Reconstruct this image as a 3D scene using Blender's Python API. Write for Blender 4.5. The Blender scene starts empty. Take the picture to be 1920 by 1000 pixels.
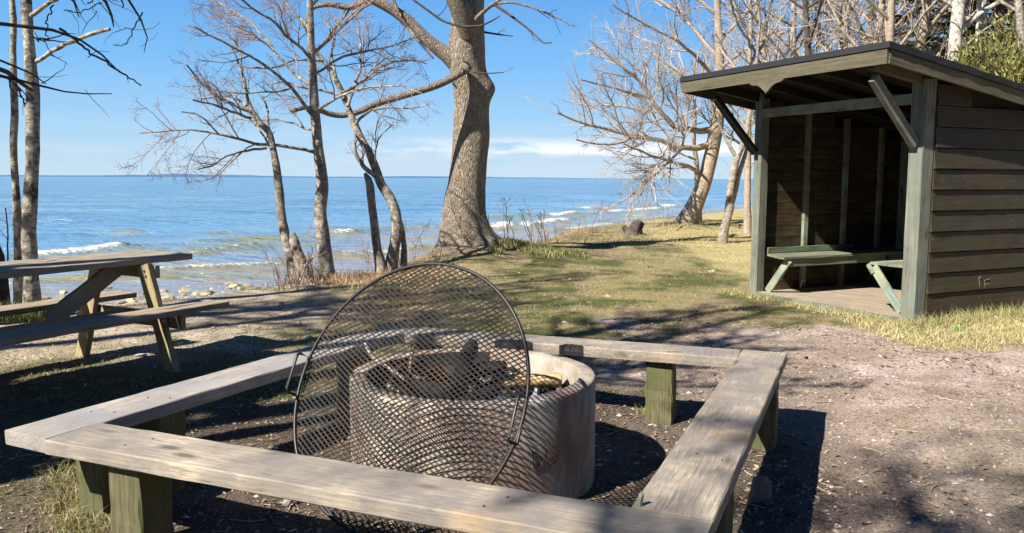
import bpy, math, random
import numpy as np
from mathutils import Matrix, Vector

rnd = random.Random(7)
rng = np.random.default_rng(7)
S = bpy.context.scene
COL = S.collection
R = math.radians

# ------------------------------------------------------------------ camera
CAM_H = 1.5
FPX = 1560.0
PITCH = math.atan((500 - 334.5) / FPX)
ROLL = R(0.2)
cam_data = bpy.data.cameras.new("camera")
cam = bpy.data.objects.new("camera", cam_data)
COL.objects.link(cam)
cam_data.sensor_width = 36.0
cam_data.lens = 36.0 * FPX / 1920.0
cam_data.clip_start = 0.05
cam_data.clip_end = 40000.0
FWD = Vector((0, math.cos(PITCH), -math.sin(PITCH)))
RGT = Vector((1, 0, 0))
UPV = RGT.cross(FWD)
R2 = RGT * math.cos(ROLL) + UPV * math.sin(ROLL)
U2 = UPV * math.cos(ROLL) - RGT * math.sin(ROLL)
cm = Matrix((R2, U2, -FWD)).transposed().to_4x4()
cm.translation = (0, 0, CAM_H)
cam.matrix_world = cm
S.camera = cam
S.render.resolution_x = 1920
S.render.resolution_y = 1000

# ------------------------------------------------------------------ light
SUN_FROM = Vector((-0.383, -0.318, 0.46)).normalized()
sun_el = math.asin(SUN_FROM.z)
sun_az = math.atan2(SUN_FROM.x, SUN_FROM.y)          # clockwise from +Y
sl = bpy.data.lights.new("sun", 'SUN')
sl.energy = 5.0
sl.angle = R(0.5)
sl.color = (1.0, 0.94, 0.84)
so = bpy.data.objects.new("sun", sl)
so.rotation_euler = SUN_FROM.to_track_quat('Z', 'Y').to_euler()
COL.objects.link(so)

world = bpy.data.worlds.new("World")
S.world = world
world.use_nodes = True
wn = world.node_tree
for n in list(wn.nodes):
    wn.nodes.remove(n)
wo = wn.nodes.new('ShaderNodeOutputWorld')
wb = wn.nodes.new('ShaderNodeBackground')
wb.inputs['Strength'].default_value = 0.056
sky = wn.nodes.new('ShaderNodeTexSky')
sky.sky_type = 'NISHITA'
sky.sun_disc = False
sky.sun_elevation = sun_el
sky.sun_rotation = sun_az
sky.air_density = 1.0
sky.dust_density = 0.2
sky.ozone_density = 4.0
# saturation/tint of a clear spring sky
hs = wn.nodes.new('ShaderNodeHueSaturation')
hs.inputs['Saturation'].default_value = 1.18
hs.inputs['Value'].default_value = 1.0
wn.links.new(sky.outputs[0], hs.inputs['Color'])
# thin clouds low over the horizon: noise on the view direction
tc = wn.nodes.new('ShaderNodeTexCoord')
sep = wn.nodes.new('ShaderNodeSeparateXYZ')
wn.links.new(tc.outputs['Generated'], sep.inputs[0])
def wmath(op, a, b=None, c=None, clamp=False):
    n = wn.nodes.new('ShaderNodeMath'); n.operation = op; n.use_clamp = clamp
    for i, v in enumerate((a, b, c)):
        if v is None: continue
        if isinstance(v, (int, float)): n.inputs[i].default_value = v
        else: wn.links.new(v, n.inputs[i])
    return n.outputs[0]
mp = wn.nodes.new('ShaderNodeMapping')
mp.inputs['Scale'].default_value = (5, 5, 70)
wn.links.new(tc.outputs['Generated'], mp.inputs[0])
nz = wn.nodes.new('ShaderNodeTexNoise')
nz.inputs['Scale'].default_value = 1.0; nz.inputs['Detail'].default_value = 7; nz.inputs['Roughness'].default_value = 0.6
wn.links.new(mp.outputs[0], nz.inputs['Vector'])
band = wmath('MULTIPLY', wmath('SMOOTH_MIN', wmath('MULTIPLY', sep.outputs['Z'], 60, clamp=True), 1.0, 0.1),
             wmath('SUBTRACT', 1.0, wmath('MULTIPLY', wmath('SUBTRACT', sep.outputs['Z'], 0.02), 20, clamp=True), clamp=True))
cl = wmath('MULTIPLY', wmath('MULTIPLY', wmath('SUBTRACT', nz.outputs[0], 0.38), 4.0, clamp=True), band)
mix = wn.nodes.new('ShaderNodeMix'); mix.data_type = 'RGBA'
wn.links.new(wmath('MULTIPLY', cl, 0.9), mix.inputs['Factor'])
# clear-air gradient over the whole dome, blended with the physical sky
ez = wmath('MAXIMUM', sep.outputs['Z'], 0.0)
gr = wn.nodes.new('ShaderNodeValToRGB')
e = gr.color_ramp.elements
stops = [(0.0, (0.52, 0.71, 0.88)), (0.05, (0.38, 0.63, 0.89)), (0.13, (0.20, 0.50, 0.90)), (0.24, (0.105, 0.35, 0.80)), (0.42, (0.03, 0.12, 0.36)), (1.0, (0.009, 0.038, 0.14))]
while len(e) < len(stops): e.new(0.5)
for i, (p, c) in enumerate(stops): e[i].position = p; e[i].color = (*c, 1)
wn.links.new(ez, gr.inputs[0])
gsc = wn.nodes.new('ShaderNodeMix'); gsc.data_type = 'RGBA'; gsc.blend_type = 'MULTIPLY'; gsc.inputs['Factor'].default_value = 1.0
wn.links.new(gr.outputs[0], gsc.inputs['A']); gsc.inputs['B'].default_value = (8.8, 8.8, 8.8, 1)
msk = wn.nodes.new('ShaderNodeMix'); msk.data_type = 'RGBA'; msk.inputs['Factor'].default_value = 0.88
wn.links.new(hs.outputs[0], msk.inputs['A']); wn.links.new(gsc.outputs['Result'], msk.inputs['B'])
wn.links.new(msk.outputs['Result'], mix.inputs['A'])
mix.inputs['B'].default_value = (5.2, 6.2, 7.4, 1)
# small bright cumulus tops
mp2 = wn.nodes.new('ShaderNodeMapping')
mp2.inputs['Scale'].default_value = (15, 15, 75)
mp2.inputs['Location'].default_value = (3.3, 1.7, 0.4)
wn.links.new(tc.outputs['Generated'], mp2.inputs[0])
nz2 = wn.nodes.new('ShaderNodeTexNoise')
nz2.inputs['Scale'].default_value = 1.0; nz2.inputs['Detail'].default_value = 6; nz2.inputs['Roughness'].default_value = 0.55
wn.links.new(mp2.outputs[0], nz2.inputs['Vector'])
b2 = wmath('SUBTRACT', 1.0, wmath('MULTIPLY', wmath('ABSOLUTE', wmath('SUBTRACT', sep.outputs['Z'], 0.034)), 65), clamp=True)
c2 = wmath('MULTIPLY', wmath('MULTIPLY', wmath('MULTIPLY', wmath('SUBTRACT', nz2.outputs[0], 0.40), 6.0, clamp=True), b2), wmath('ADD', wmath('MULTIPLY', sep.outputs['X'], 5.0), 1.1, clamp=True))
mix2 = wn.nodes.new('ShaderNodeMix'); mix2.data_type = 'RGBA'
wn.links.new(c2, mix2.inputs['Factor'])
wn.links.new(mix.outputs['Result'], mix2.inputs['A'])
mix2.inputs['B'].default_value = (8.5, 8.75, 9.0, 1)
wn.links.new(mix2.outputs['Result'], wb.inputs['Color'])
wn.links.new(wb.outputs[0], wo.inputs[0])

S.view_settings.view_transform = 'Standard'
S.view_settings.look = 'None'
S.view_settings.exposure = 1.15
S.view_settings.gamma = 1.0
S.view_settings.use_curve_mapping = False

# ------------------------------------------------------------------ helpers: places
_F, _R, _U = np.array(FWD), np.array(R2), np.array(U2)
def ray(x, y):
    return _F + _R * (x - 960) / FPX - _U * (y - 500) / FPX
def onz(x, y, z=0.0):
    d = ray(x, y); t = (z - CAM_H) / d[2]
    return np.array([0, 0, CAM_H]) + d * t
def aty(x, y, Y):
    d = ray(x, y); return np.array([0, 0, CAM_H]) + d * (Y / d[1])

# ------------------------------------------------------------------ helpers: noise
def _hash(ix, iy, iz, s):
    h = (ix.astype(np.int64) * 374761393 + iy.astype(np.int64) * 668265263 + iz.astype(np.int64) * 2147483647 + s * 144269504) & 0xFFFFFFFF
    h = ((h ^ (h >> 13)) * 1274126177) & 0xFFFFFFFF
    h = (h ^ (h >> 16)) & 0xFFFFFFFF
    return h / 4294967295.0
def vnoise(x, y, z=None, s=0):
    x = np.asarray(x, float); y = np.asarray(y, float)
    z = np.zeros_like(x) if z is None else np.asarray(z, float)
    ix, iy, iz = np.floor(x), np.floor(y), np.floor(z)
    fx, fy, fz = x - ix, y - iy, z - iz
    fx, fy, fz = [f * f * (3 - 2 * f) for f in (fx, fy, fz)]
    r = 0
    for a in (0, 1):
        for b in (0, 1):
            for c in (0, 1):
                w = (fx if a else 1 - fx) * (fy if b else 1 - fy) * (fz if c else 1 - fz)
                r = r + w * _hash(ix + a, iy + b, iz + c, s)
    return r * 2 - 1
def fbm(x, y, z=None, o=4, s=0, g=0.5):
    r = 0; a = 1; t = 0
    x = np.asarray(x, float); y = np.asarray(y, float)
    for i in range(o):
        k = 2.03 ** i
        r = r + a * vnoise(x * k, y * k, None if z is None else np.asarray(z) * k, s + i * 17); t += a; a *= g
    return r / t
def smooth(t):
    t = np.clip(t, 0, 1); return t * t * (3 - 2 * t)

# ------------------------------------------------------------------ helpers: objects
def mesh_np(name, V, Fs, mat=None, smooth_=False):
    me = bpy.data.meshes.new(name)
    V = np.asarray(V, np.float32)
    if not isinstance(Fs, list): Fs = [Fs]
    Fs = [np.asarray(f, np.int32) for f in Fs if len(f)]
    me.vertices.add(len(V)); me.vertices.foreach_set('co', V.ravel())
    tot = sum(f.size for f in Fs); np_ = sum(len(f) for f in Fs)
    me.loops.add(tot); me.polygons.add(np_)
    me.loops.foreach_set('vertex_index', np.concatenate([f.ravel() for f in Fs]))
    st = []; c = 0
    for f in Fs:
        st.append(c + np.arange(len(f)) * f.shape[1]); c += f.size
    me.polygons.foreach_set('loop_start', np.concatenate(st).astype(np.int32))
    me.polygons.foreach_set('use_smooth', np.full(np_, bool(smooth_)))
    me.update(calc_edges=True); me.validate()
    if mat: me.materials.append(mat)
    return me
def link(name, me, parent=None, M=None):
    o = bpy.data.objects.new(name, me); COL.objects.link(o)
    if M is not None: o.matrix_world = M
    if parent is not None:
        o.parent = parent
        o.matrix_parent_inverse = parent_world(parent).inverted()
    return o
def parent_world(p):
    m = p.matrix_basis.copy()
    if p.parent: m = parent_world(p.parent) @ p.matrix_parent_inverse @ m
    return m
def tag(o, label, cat, group=None, kind=None):
    if label: o['label'] = label
    if cat: o['category'] = cat
    if group: o['group'] = group
    if kind: o['kind'] = kind
    return o
def thing(name, label, cat, loc, rz=0.0, group=None):
    o = bpy.data.objects.new(name, None); COL.objects.link(o)
    o.location = Vector([float(v) for v in loc]); o.rotation_euler = (0, 0, rz); o.empty_display_size = 0.1
    return tag(o, label, cat, group)
def color_attr(me, C, name='Col'):
    a = me.color_attributes.new(name, 'FLOAT_COLOR', 'POINT')
    C = np.asarray(C, np.float32)
    if C.shape[1] == 3: C = np.concatenate([C, np.ones((len(C), 1), np.float32)], 1)
    a.data.foreach_set('color', C.ravel())

# plank swept along local X, chamfered section, slightly uneven; origin at its centre
def plank_mesh(L, W, T, mat, ch=0.004, seg=6, jit=0.0015, seed=0, notch=None, bow=0.0):
    n = seg + 1
    xs = np.linspace(-L / 2, L / 2, n)
    w, t = W / 2, T / 2
    sec = np.array([[-w + ch, -t], [w - ch, -t], [w, -t + ch], [w, t - ch], [w - ch, t], [-w + ch, t], [-w, t - ch], [-w, -t + ch]])
    r = np.random.default_rng(seed + 1)
    V = np.zeros((n, 8, 3))
    V[:, :, 0] = xs[:, None]
    V[:, :, 1:] = sec[None]
    V[1:-1, :, 1:] += r.normal(size=(n - 2, 8, 2)) * jit
    V[[0, -1], :, 0] += r.normal(size=(2, 8)) * jit
    V[:, :, 2] += (bow * (1 - (2 * xs / L) ** 2))[:, None]
    i = np.arange(n - 1)[:, None] * 8; k = np.arange(8)[None]
    Q = np.stack([i + k, i + (k + 1) % 8, i + 8 + (k + 1) % 8, i + 8 + k], -1).reshape(-1, 4)[:, ::-1]
    caps = np.array([list(range(8)), [(n - 1) * 8 + q for q in range(7, -1, -1)]])
    me = mesh_np('plank', V.reshape(-1, 3), [Q, caps], mat)
    me.validate(); return me
def frame_mat(center, xdir, zdir):
    x = Vector([float(a) for a in xdir]).normalized(); z = Vector([float(a) for a in zdir]); z = (z - x * z.dot(x)).normalized(); y = z.cross(x)
    M = Matrix((x, y, z)).transposed().to_4x4(); M.translation = Vector([float(a) for a in center]); return M
_pc = [0]
def plank(name, a, b, W, T, mat, parent, up=(0, 0, 1), ext=0.0, **k):
    """plank from point a to b (centre line), width W sideways, thickness T along 'up'"""
    a = np.array(a, float); b = np.array(b, float); d = b - a; L = np.linalg.norm(d)
    _pc[0] += 1
    me = plank_mesh(L + 2 * ext, W, T, mat, seed=_pc[0], **k)
    return link(name, me, parent, frame_mat((a + b) / 2, d, up))

def disc_mesh(name, r, mat, k=8, h=0.0015):
    th = np.linspace(0, 2 * np.pi, k, endpoint=False)
    V = np.vstack([np.stack([r * np.cos(th), r * np.sin(th), 0 * th], 1), np.stack([r * .8 * np.cos(th), r * .8 * np.sin(th), 0 * th + h], 1), [[0, 0, h]]])
    kk = np.arange(k)
    return mesh_np(name, V, [np.stack([kk, (kk + 1) % k, k + (kk + 1) % k, k + kk], 1), np.stack([k + kk, k + (kk + 1) % k, np.full(k, 2 * k)], 1)], mat)
_sc = {}
def fixing(name, parent, p, nrm, r, mat):
    key = (name, r)
    if key not in _sc: _sc[key] = disc_mesh(name, r, mat)
    n_ = Vector([float(a) for a in nrm]); x_ = Vector((0, 0, 1)) if abs(n_.z) < 0.9 else Vector((1, 0, 0))
    return link(name, _sc[key], parent, frame_mat(p, n_.cross(x_), n_))
class Geo:
    def __init__(s): s.V = []; s.Q = []; s.T = []; s.n = 0; s.C = []
    def add(s, V, Q=None, T=None, C=None):
        V = np.asarray(V).reshape(-1, 3)
        s.V.append(V)
        if Q is not None and len(Q): s.Q.append(np.asarray(Q) + s.n)
        if T is not None and len(T): s.T.append(np.asarray(T) + s.n)
        if C is not None: s.C.append(np.broadcast_to(np.asarray(C), (len(V), 3)))
        s.n += len(V)
    def tube(s, P, r, k=6, C=None):
        P = np.asarray(P, float); s.tubes(P[None], np.broadcast_to(np.asarray(r, float), (len(P),))[None], k, C)
    def tubes(s, P, Rr, k=3, C=None):
        n, m, _ = P.shape
        if n == 0: return
        T = np.gradient(P, axis=1)
        T /= np.linalg.norm(T, axis=2, keepdims=True) + 1e-9
        ov = P[:, -1] - P[:, 0]; ov /= np.linalg.norm(ov, axis=1, keepdims=True) + 1e-9
        ref = np.where(np.abs(ov[:, 2:3]) < 0.8, np.array([[0, 0, 1.0]]), np.array([[1.0, 0, 0]]))
        A = np.cross(T, ref[:, None]); A /= np.linalg.norm(A, axis=2, keepdims=True) + 1e-9
        B = np.cross(A, T)
        th = np.arange(k) * 2 * np.pi / k
        V = P[:, :, None] + Rr[:, :, None, None] * (np.cos(th)[None, None, :, None] * A[:, :, None] + np.sin(th)[None, None, :, None] * B[:, :, None])
        b = (np.arange(n) * m * k)[:, None, None] + (np.arange(m - 1) * k)[None, :, None]
        kk = np.arange(k)[None, None]
        Q = np.stack([b + kk, b + k + kk, b + k + (kk + 1) % k, b + (kk + 1) % k], -1).reshape(-1, 4)
        CC = None
        if C is not None:
            C = np.asarray(C)
            CC = np.repeat(C, m * k, 0) if C.ndim == 2 else C
        s.add(V, Q, None, CC)
    def box(s, c, h, M=None, C=None):
        c = np.asarray(c); 
        V = np.array([[x, y, z] for x in (-1, 1) for y in (-1, 1) for z in (-1, 1)]) * h
        if M is not None: V = V @ np.asarray(M).T
        s.add(V + c, [[0, 1, 3, 2], [4, 6, 7, 5], [0, 4, 5, 1], [2, 3, 7, 6], [0, 2, 6, 4], [1, 5, 7, 3]], None, C)
    def mesh(s, name, mat, sm=False):
        fs = []
        if s.Q: fs.append(np.concatenate(s.Q))
        if s.T: fs.append(np.concatenate(s.T))
        me = mesh_np(name, np.concatenate(s.V), fs, mat, sm)
        if s.C: color_attr(me, np.concatenate(s.C))
        return me

# ------------------------------------------------------------------ materials
class NT:
    def __init__(s, name, rough=0.8, spec=0.3):
        s.m = bpy.data.materials.new(name); s.m.use_nodes = True; s.t = s.m.node_tree
        s.b = s.t.nodes['Principled BSDF']
        s.b.inputs['Roughness'].default_value = rough
        s.b.inputs['Specular IOR Level'].default_value = spec
    def n(s, ty, **kw):
        q = s.t.nodes.new(ty)
        for k, v in kw.items():
            if k in q.inputs.keys() if isinstance(k, str) else False:
                s.set(q.inputs[k], v)
            else: setattr(q, k, v)
        return q
    def set(s, inp, v):
        if isinstance(v, bpy.types.NodeSocket): s.t.links.new(v, inp)
        else:
            if hasattr(inp.default_value, '__len__') and not isinstance(v, (int, float)) and len(v) == 3 and len(inp.default_value) == 4: v = (*v, 1)
            inp.default_value = v
    def coord(s, kind='Object', scale=(1, 1, 1), loc=(0, 0, 0)):
        t = s.n('ShaderNodeTexCoord'); m = s.n('ShaderNodeMapping')
        m.inputs['Scale'].default_value = scale; m.inputs['Location'].default_value = loc
        s.t.links.new(t.outputs[kind], m.inputs[0]); return m.outputs[0]
    def rand(s):
        return s.n('ShaderNodeObjectInfo').outputs['Random']
    def pos(s, scale=(1, 1, 1)):
        g = s.n('ShaderNodeNewGeometry'); m = s.n('ShaderNodeMapping'); m.inputs['Scale'].default_value = scale
        s.t.links.new(g.outputs['Position'], m.inputs[0]); return m.outputs[0]
    def noise(s, vec, scale=5, detail=4, rough=0.55, dist=0.0, w=None):
        q = s.n('ShaderNodeTexNoise')
        if w is not None: q.noise_dimensions = '4D'; s.set(q.inputs['W'], w)
        q.inputs['Scale'].default_value = scale; q.inputs['Detail'].default_value = detail; q.inputs['Roughness'].default_value = rough
        q.inputs['Distortion'].default_value = dist
        s.set(q.inputs['Vector'], vec); return q.outputs[0]
    def vor(s, vec, scale=5, feature='F1', out='Distance'):
        q = s.n('ShaderNodeTexVoronoi'); q.feature = feature; q.inputs['Scale'].default_value = scale
        s.set(q.inputs['Vector'], vec); return q.outputs[out]
    def ramp(s, f, stops):
        q = s.n('ShaderNodeValToRGB'); e = q.color_ramp.elements
        while len(e) < len(stops): e.new(0.5)
        for i, (p, c) in enumerate(stops):
            e[i].position = p
            e[i].color = (c, c, c, 1) if isinstance(c, (int, float)) else (*c, 1)
        s.set(q.inputs[0], f); return q.outputs[0]
    def mix(s, f, a, b, mode='MIX'):
        q = s.n('ShaderNodeMix'); q.data_type = 'RGBA'; q.blend_type = mode
        s.set(q.inputs['Factor'], f); s.set(q.inputs[6], a); s.set(q.inputs[7], b); return q.outputs[2]
    def math(s, op, a, b=0.0, clamp=False):
        q = s.n('ShaderNodeMath'); q.operation = op; q.use_clamp = clamp
        s.set(q.inputs[0], a); s.set(q.inputs[1], b); return q.outputs[0]
    def col(s, c): s.set(s.b.inputs['Base Color'], c)
    def bump(s, h, strength=0.4, dist=0.01):
        q = s.n('ShaderNodeBump'); q.inputs['Strength'].default_value = strength; q.inputs['Distance'].default_value = dist
        s.set(q.inputs['Height'], h); s.t.links.new(q.outputs[0], s.b.inputs['Normal'])

def wood(name, c1, c2, dark, stain=None, stain_amt=0.5, knots=True, specks=False, rough=0.78, grain=(1.5, 50, 50), bump=0.35, warm=None, crack_amt=0.3):
    q = NT(name, rough, 0.25)
    r = q.rand()
    v = q.coord('Object', grain)
    off = q.n('ShaderNodeVectorMath'); off.operation = 'ADD'
    cmb = q.n('ShaderNodeCombineXYZ'); q.set(cmb.inputs[0], q.math('MULTIPLY', r, 50)); q.set(cmb.inputs[1], q.math('MULTIPLY', r, 31))
    q.t.links.new(v, off.inputs[0]); q.t.links.new(cmb.outputs[0], off.inputs[1]); v = off.outputs[0]
    g = q.noise(v, 1.0, 6, 0.65, 0.6)
    fg = q.noise(v, 3.1, 3, 0.6, 0.2)
    g = q.math('ADD', q.math('MULTIPLY', g, 0.72), q.math('MULTIPLY', fg, 0.28))
    c = q.ramp(g, [(0.36, c1), (0.62, c2)])
    off2 = q.n('ShaderNodeVectorMath'); off2.operation = 'ADD'
    vo = q.coord('Object', (1, 1, 1)); q.t.links.new(vo, off2.inputs[0]); q.t.links.new(cmb.outputs[0], off2.inputs[1]); v2 = off2.outputs[0]
    big = q.noise(v2, 4.0, 5, 0.6)
    c = q.mix(q.ramp(big, [(0.35, 0.0), (0.7, 1.0)]), c, q.mix(1.0, c, (0.62, 0.6, 0.58), 'MULTIPLY'))
    if warm:
        wz = q.noise(v2, 2.6, 3, 0.5, w=3.0)
        c = q.mix(q.ramp(wz, [(0.52, 0.0), (0.72, 0.75)]), c, warm)
    if stain:
        sn = q.noise(v2, 3.2, 6, 0.7, w=7.0)
        c = q.mix(q.ramp(sn, [(0.5 - stain_amt * 0.3, 0.0), (0.78 - stain_amt * 0.3, 1.0)]), c, stain)
    crack = q.noise(v, 1.7, 3, 0.5)
    ck = q.ramp(crack, [(0.33, 1.0), (0.40, 0.0)])
    c = q.mix(q.math('MULTIPLY', ck, crack_amt), c, dark)
    h = q.math('SUBTRACT', g, q.math('MULTIPLY', ck, crack_amt))
    if knots:
        kv = q.n('ShaderNodeMapping'); kv.inputs['Scale'].default_value = (2.2, 6.5, 6.5); q.t.links.new(v2, kv.inputs[0])
        k = q.vor(kv.outputs[0], 1.0)
        kk = q.ramp(k, [(0.07, 1.0), (0.11, 0.55), (0.19, 0.0)])
        c = q.mix(q.math('MULTIPLY', kk, 0.75), c, dark)
    if specks:
        sp = q.vor(v2, 16.0)
        s2 = q.ramp(sp, [(0.05, 1.0), (0.09, 0.0)])
        sel = q.ramp(q.noise(v2, 9.0, 2), [(0.5, 0.0), (0.56, 1.0)])
        c = q.mix(q.math('MULTIPLY', s2, sel), c, (0.42, 0.4, 0.33))
    q.col(c); q.bump(h, bump, 0.006)
    return q.m

M_bench = wood('weathered_bench_wood', (0.22, 0.175, 0.125), (0.61, 0.53, 0.41), (0.06, 0.048, 0.04), stain=(0.20, 0.18, 0.165), stain_amt=0.6, warm=(0.44, 0.28, 0.14), crack_amt=0.4, bump=0.3, grain=(4.5, 95, 95))
M_bench2 = wood('grey_bench_wood', (0.23, 0.20, 0.17), (0.51, 0.465, 0.405), (0.06, 0.05, 0.045), stain=(0.24, 0.235, 0.24), stain_amt=0.5, crack_amt=0.4, grain=(4.5, 95, 95))
M_post = wood('mossy_post_wood', (0.065, 0.055, 0.032), (0.21, 0.18, 0.11), (0.02, 0.017, 0.012), stain=(0.085, 0.10, 0.035), stain_amt=0.35, grain=(2, 45, 45), knots=False, bump=0.7)
M_table = wood('grey_table_wood', (0.21, 0.16, 0.10), (0.45, 0.365, 0.255), (0.06, 0.045, 0.03), stain=(0.26, 0.225, 0.185), stain_amt=0.4)
M_leg = wood('greenish_leg_wood', (0.25, 0.18, 0.09), (0.48, 0.38, 0.215), (0.07, 0.05, 0.03), stain=(0.28, 0.25, 0.13), stain_amt=0.35)
M_siding = wood('dark_stained_boards', (0.032, 0.022, 0.014), (0.078, 0.057, 0.036), (0.012, 0.009, 0.007), stain=(0.045, 0.042, 0.026), stain_amt=0.4, specks=True, knots=False, rough=0.6)
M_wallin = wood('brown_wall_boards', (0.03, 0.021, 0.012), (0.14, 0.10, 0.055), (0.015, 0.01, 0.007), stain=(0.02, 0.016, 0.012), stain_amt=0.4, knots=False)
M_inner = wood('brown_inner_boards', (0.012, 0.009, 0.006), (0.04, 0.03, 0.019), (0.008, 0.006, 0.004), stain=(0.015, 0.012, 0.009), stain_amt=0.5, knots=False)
M_green = wood('green_stained_timber', (0.085, 0.09, 0.072), (0.26, 0.25, 0.20), (0.03, 0.035, 0.028), stain=(0.15, 0.19, 0.16), stain_amt=0.25, knots=True)
M_teal = wood('worn_teal_paint', (0.10, 0.17, 0.145), (0.29, 0.34, 0.29), (0.04, 0.06, 0.05), stain=(0.34, 0.33, 0.2), stain_amt=0.35, knots=False)
M_seatg = wood('mossy_seat_wood', (0.10, 0.11, 0.075), (0.28, 0.26, 0.18), (0.04, 0.05, 0.04), stain=(0.12, 0.19, 0.13), stain_amt=0.3, knots=False)
M_fascia = wood('lichen_fascia_wood', (0.06, 0.05, 0.034), (0.20, 0.17, 0.12), (0.03, 0.026, 0.02), stain=(0.09, 0.088, 0.05), stain_amt=0.4)
M_stud = wood('pale_stud_wood', (0.12, 0.10, 0.07), (0.24, 0.205, 0.15), (0.08, 0.06, 0.04), stain=(0.25, 0.33, 0.26), stain_amt=0.3)
M_floor = wood('worn_floor_boards', (0.22, 0.175, 0.125), (0.42, 0.35, 0.26), (0.08, 0.06, 0.045), stain=(0.3, 0.25, 0.19), stain_amt=0.5)

def simple(name, c, rough=0.7, spec=0.3, metal=0.0, var=0.25, scale=20, bump=0.2):
    q = NT(name, rough, spec); q.b.inputs['Metallic'].default_value = metal
    v = q.pos(); n = q.noise(v, scale, 5, 0.6)
    q.col(q.ramp(n, [(0.3, tuple(x * (1 - var) for x in c)), (0.7, tuple(x * (1 + var) for x in c))]))
    q.bump(n, bump, 0.004); return q.m
M_felt = simple('black_roofing_felt', (0.018, 0.019, 0.022), 0.7, 0.3, scale=60)
M_bolt = simple('galvanised_bolt', (0.55, 0.55, 0.55), 0.35, 0.6, 0.9)
M_iron = simple('black_steel', (0.025, 0.023, 0.022), 0.45, 0.5, 0.3)
M_screw = simple('rusted_screw_heads', (0.05, 0.035, 0.028), 0.6, 0.4)
M_char = simple('charred_wood', (0.012, 0.011, 0.011), 0.75, 0.3, scale=70, bump=0.8)
M_scratch = simple('pale_scratch', (0.22, 0.19, 0.13))
M_ink = simple('black_scrawl', (0.01, 0.01, 0.01))

def m_steelmesh():
    q = NT('rusty_grate_steel', 0.5, 0.5); q.b.inputs['Metallic'].default_value = 0.45
    n = q.noise(q.pos(), 7, 5, 0.6)
    q.col(q.ramp(n, [(0.45, (0.022, 0.021, 0.021)), (0.62, (0.05, 0.034, 0.026)), (0.78, (0.12, 0.065, 0.04))]))
    return q.m
M_grate = m_steelmesh()
def m_rust():
    q = NT('rust', 0.85, 0.2)
    n = q.noise(q.pos(), 14, 6, 0.7)
    q.col(q.ramp(n, [(0.3, (0.02, 0.014, 0.012)), (0.55, (0.07, 0.03, 0.018)), (0.75, (0.20, 0.09, 0.045))]))
    q.bump(n, 0.5, 0.005); return q.m
M_rust = m_rust()
def m_concrete():
    q = NT('sooty_concrete', 0.85, 0.25)
    v = q.pos()
    n = q.noise(v, 6, 7, 0.65)
    c = q.ramp(n, [(0.3, (0.28, 0.245, 0.205)), (0.7, (0.46, 0.41, 0.345))])
    st = q.noise(q.pos((3.2, 3.2, 0.55)), 1.6, 5, 0.6)
    c = q.mix(q.ramp(st, [(0.54, 0.0), (0.70, 0.7)]), c, (0.06, 0.05, 0.045))
    ru = q.noise(q.pos((2.6, 2.6, 1.2)), 1.9, 4, 0.6, w=4.0)
    c = q.mix(q.ramp(ru, [(0.49, 0.0), (0.64, 0.7)]), c, (0.27, 0.135, 0.08))
    zc = q.n('ShaderNodeSeparateXYZ'); q.t.links.new(q.pos(), zc.inputs[0])
    sx = q.n('ShaderNodeMath'); sx.operation = 'MULTIPLY_ADD'; q.t.links.new(zc.outputs[2], sx.inputs[0]); sx.inputs[1].default_value = 7.0; sx.inputs[2].default_value = -3.55
    so_ = q.math('MULTIPLY', q.math('ADD', sx.outputs[0], q.math('MULTIPLY', q.noise(v, 5, 5, 0.65), 1.4)), 1.0, True)
    c = q.mix(q.ramp(so_, [(0.62, 0.0), (1.0, 0.6)]), c, (0.12, 0.09, 0.07))
    pit = q.vor(v, 34)
    pk = q.ramp(pit, [(0.10, 1.0), (0.2, 0.0)])
    sel = q.ramp(q.noise(v, 11, 2), [(0.55, 0.0), (0.6, 1.0)])
    pk = q.math('MULTIPLY', pk, sel)
    c = q.mix(q.math('MULTIPLY', pk, 0.8), c, (0.05, 0.045, 0.04))
    q.col(c); q.bump(q.math('SUBTRACT', q.noise(v, 40, 5, 0.7), pk), 0.45, 0.006); return q.m
M_conc = m_concrete()
def m_bark(name, c1, c2, c3, stretch=(14, 14, 3.5), patch=3.0, bump=0.8, ridge=False, moss=None, blotch=0):
    q = NT(name, 0.9, 0.15)
    v = q.pos(stretch)
    n = q.noise(v, 1.0, 6, 0.65, 0.4)
    c = q.ramp(n, [(0.32, c1), (0.62, c2)])
    p = q.noise(q.pos((patch, patch, patch * 0.8)), 1.5, 5, 0.7)
    c = q.mix(q.ramp(p, [(0.5, 0.0), (0.62, 0.85)]), c, c3)
    h = n
    if ridge:
        w = q.vor(v, 1.2, 'DISTANCE_TO_EDGE')
        k = q.ramp(w, [(0.0, 0.0), (0.25, 1.0)])
        c = q.mix(q.ramp(w, [(0.0, 0.45), (0.12, 0.0)]), c, (0.035, 0.028, 0.022))
        h = q.math('ADD', q.math('MULTIPLY', k, 0.7), q.math('MULTIPLY', n, 0.5))
    if moss:
        g = q.noise(q.pos((1, 1, 1)), 3.0, 4)
        c = q.mix(q.ramp(g, [(0.58, 0.0), (0.68, 0.6)]), c, moss)
    if blotch:
        bl = q.noise(q.pos((7, 7, 5)), 1.6, 4, 0.6, 0.5, w=9.0)
        c = q.mix(q.ramp(bl, [(0.54, 0.0), (0.62, blotch)]), c, (0.055, 0.045, 0.037))
    q.col(c); q.bump(h, bump, 0.03); return q.m
M_oak = m_bark('oak_bark', (0.19, 0.155, 0.12), (0.45, 0.38, 0.30), (0.34, 0.28, 0.21), (38, 38, 6.0), 1.6, 1.0, True, (0.26, 0.18, 0.08))
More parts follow.
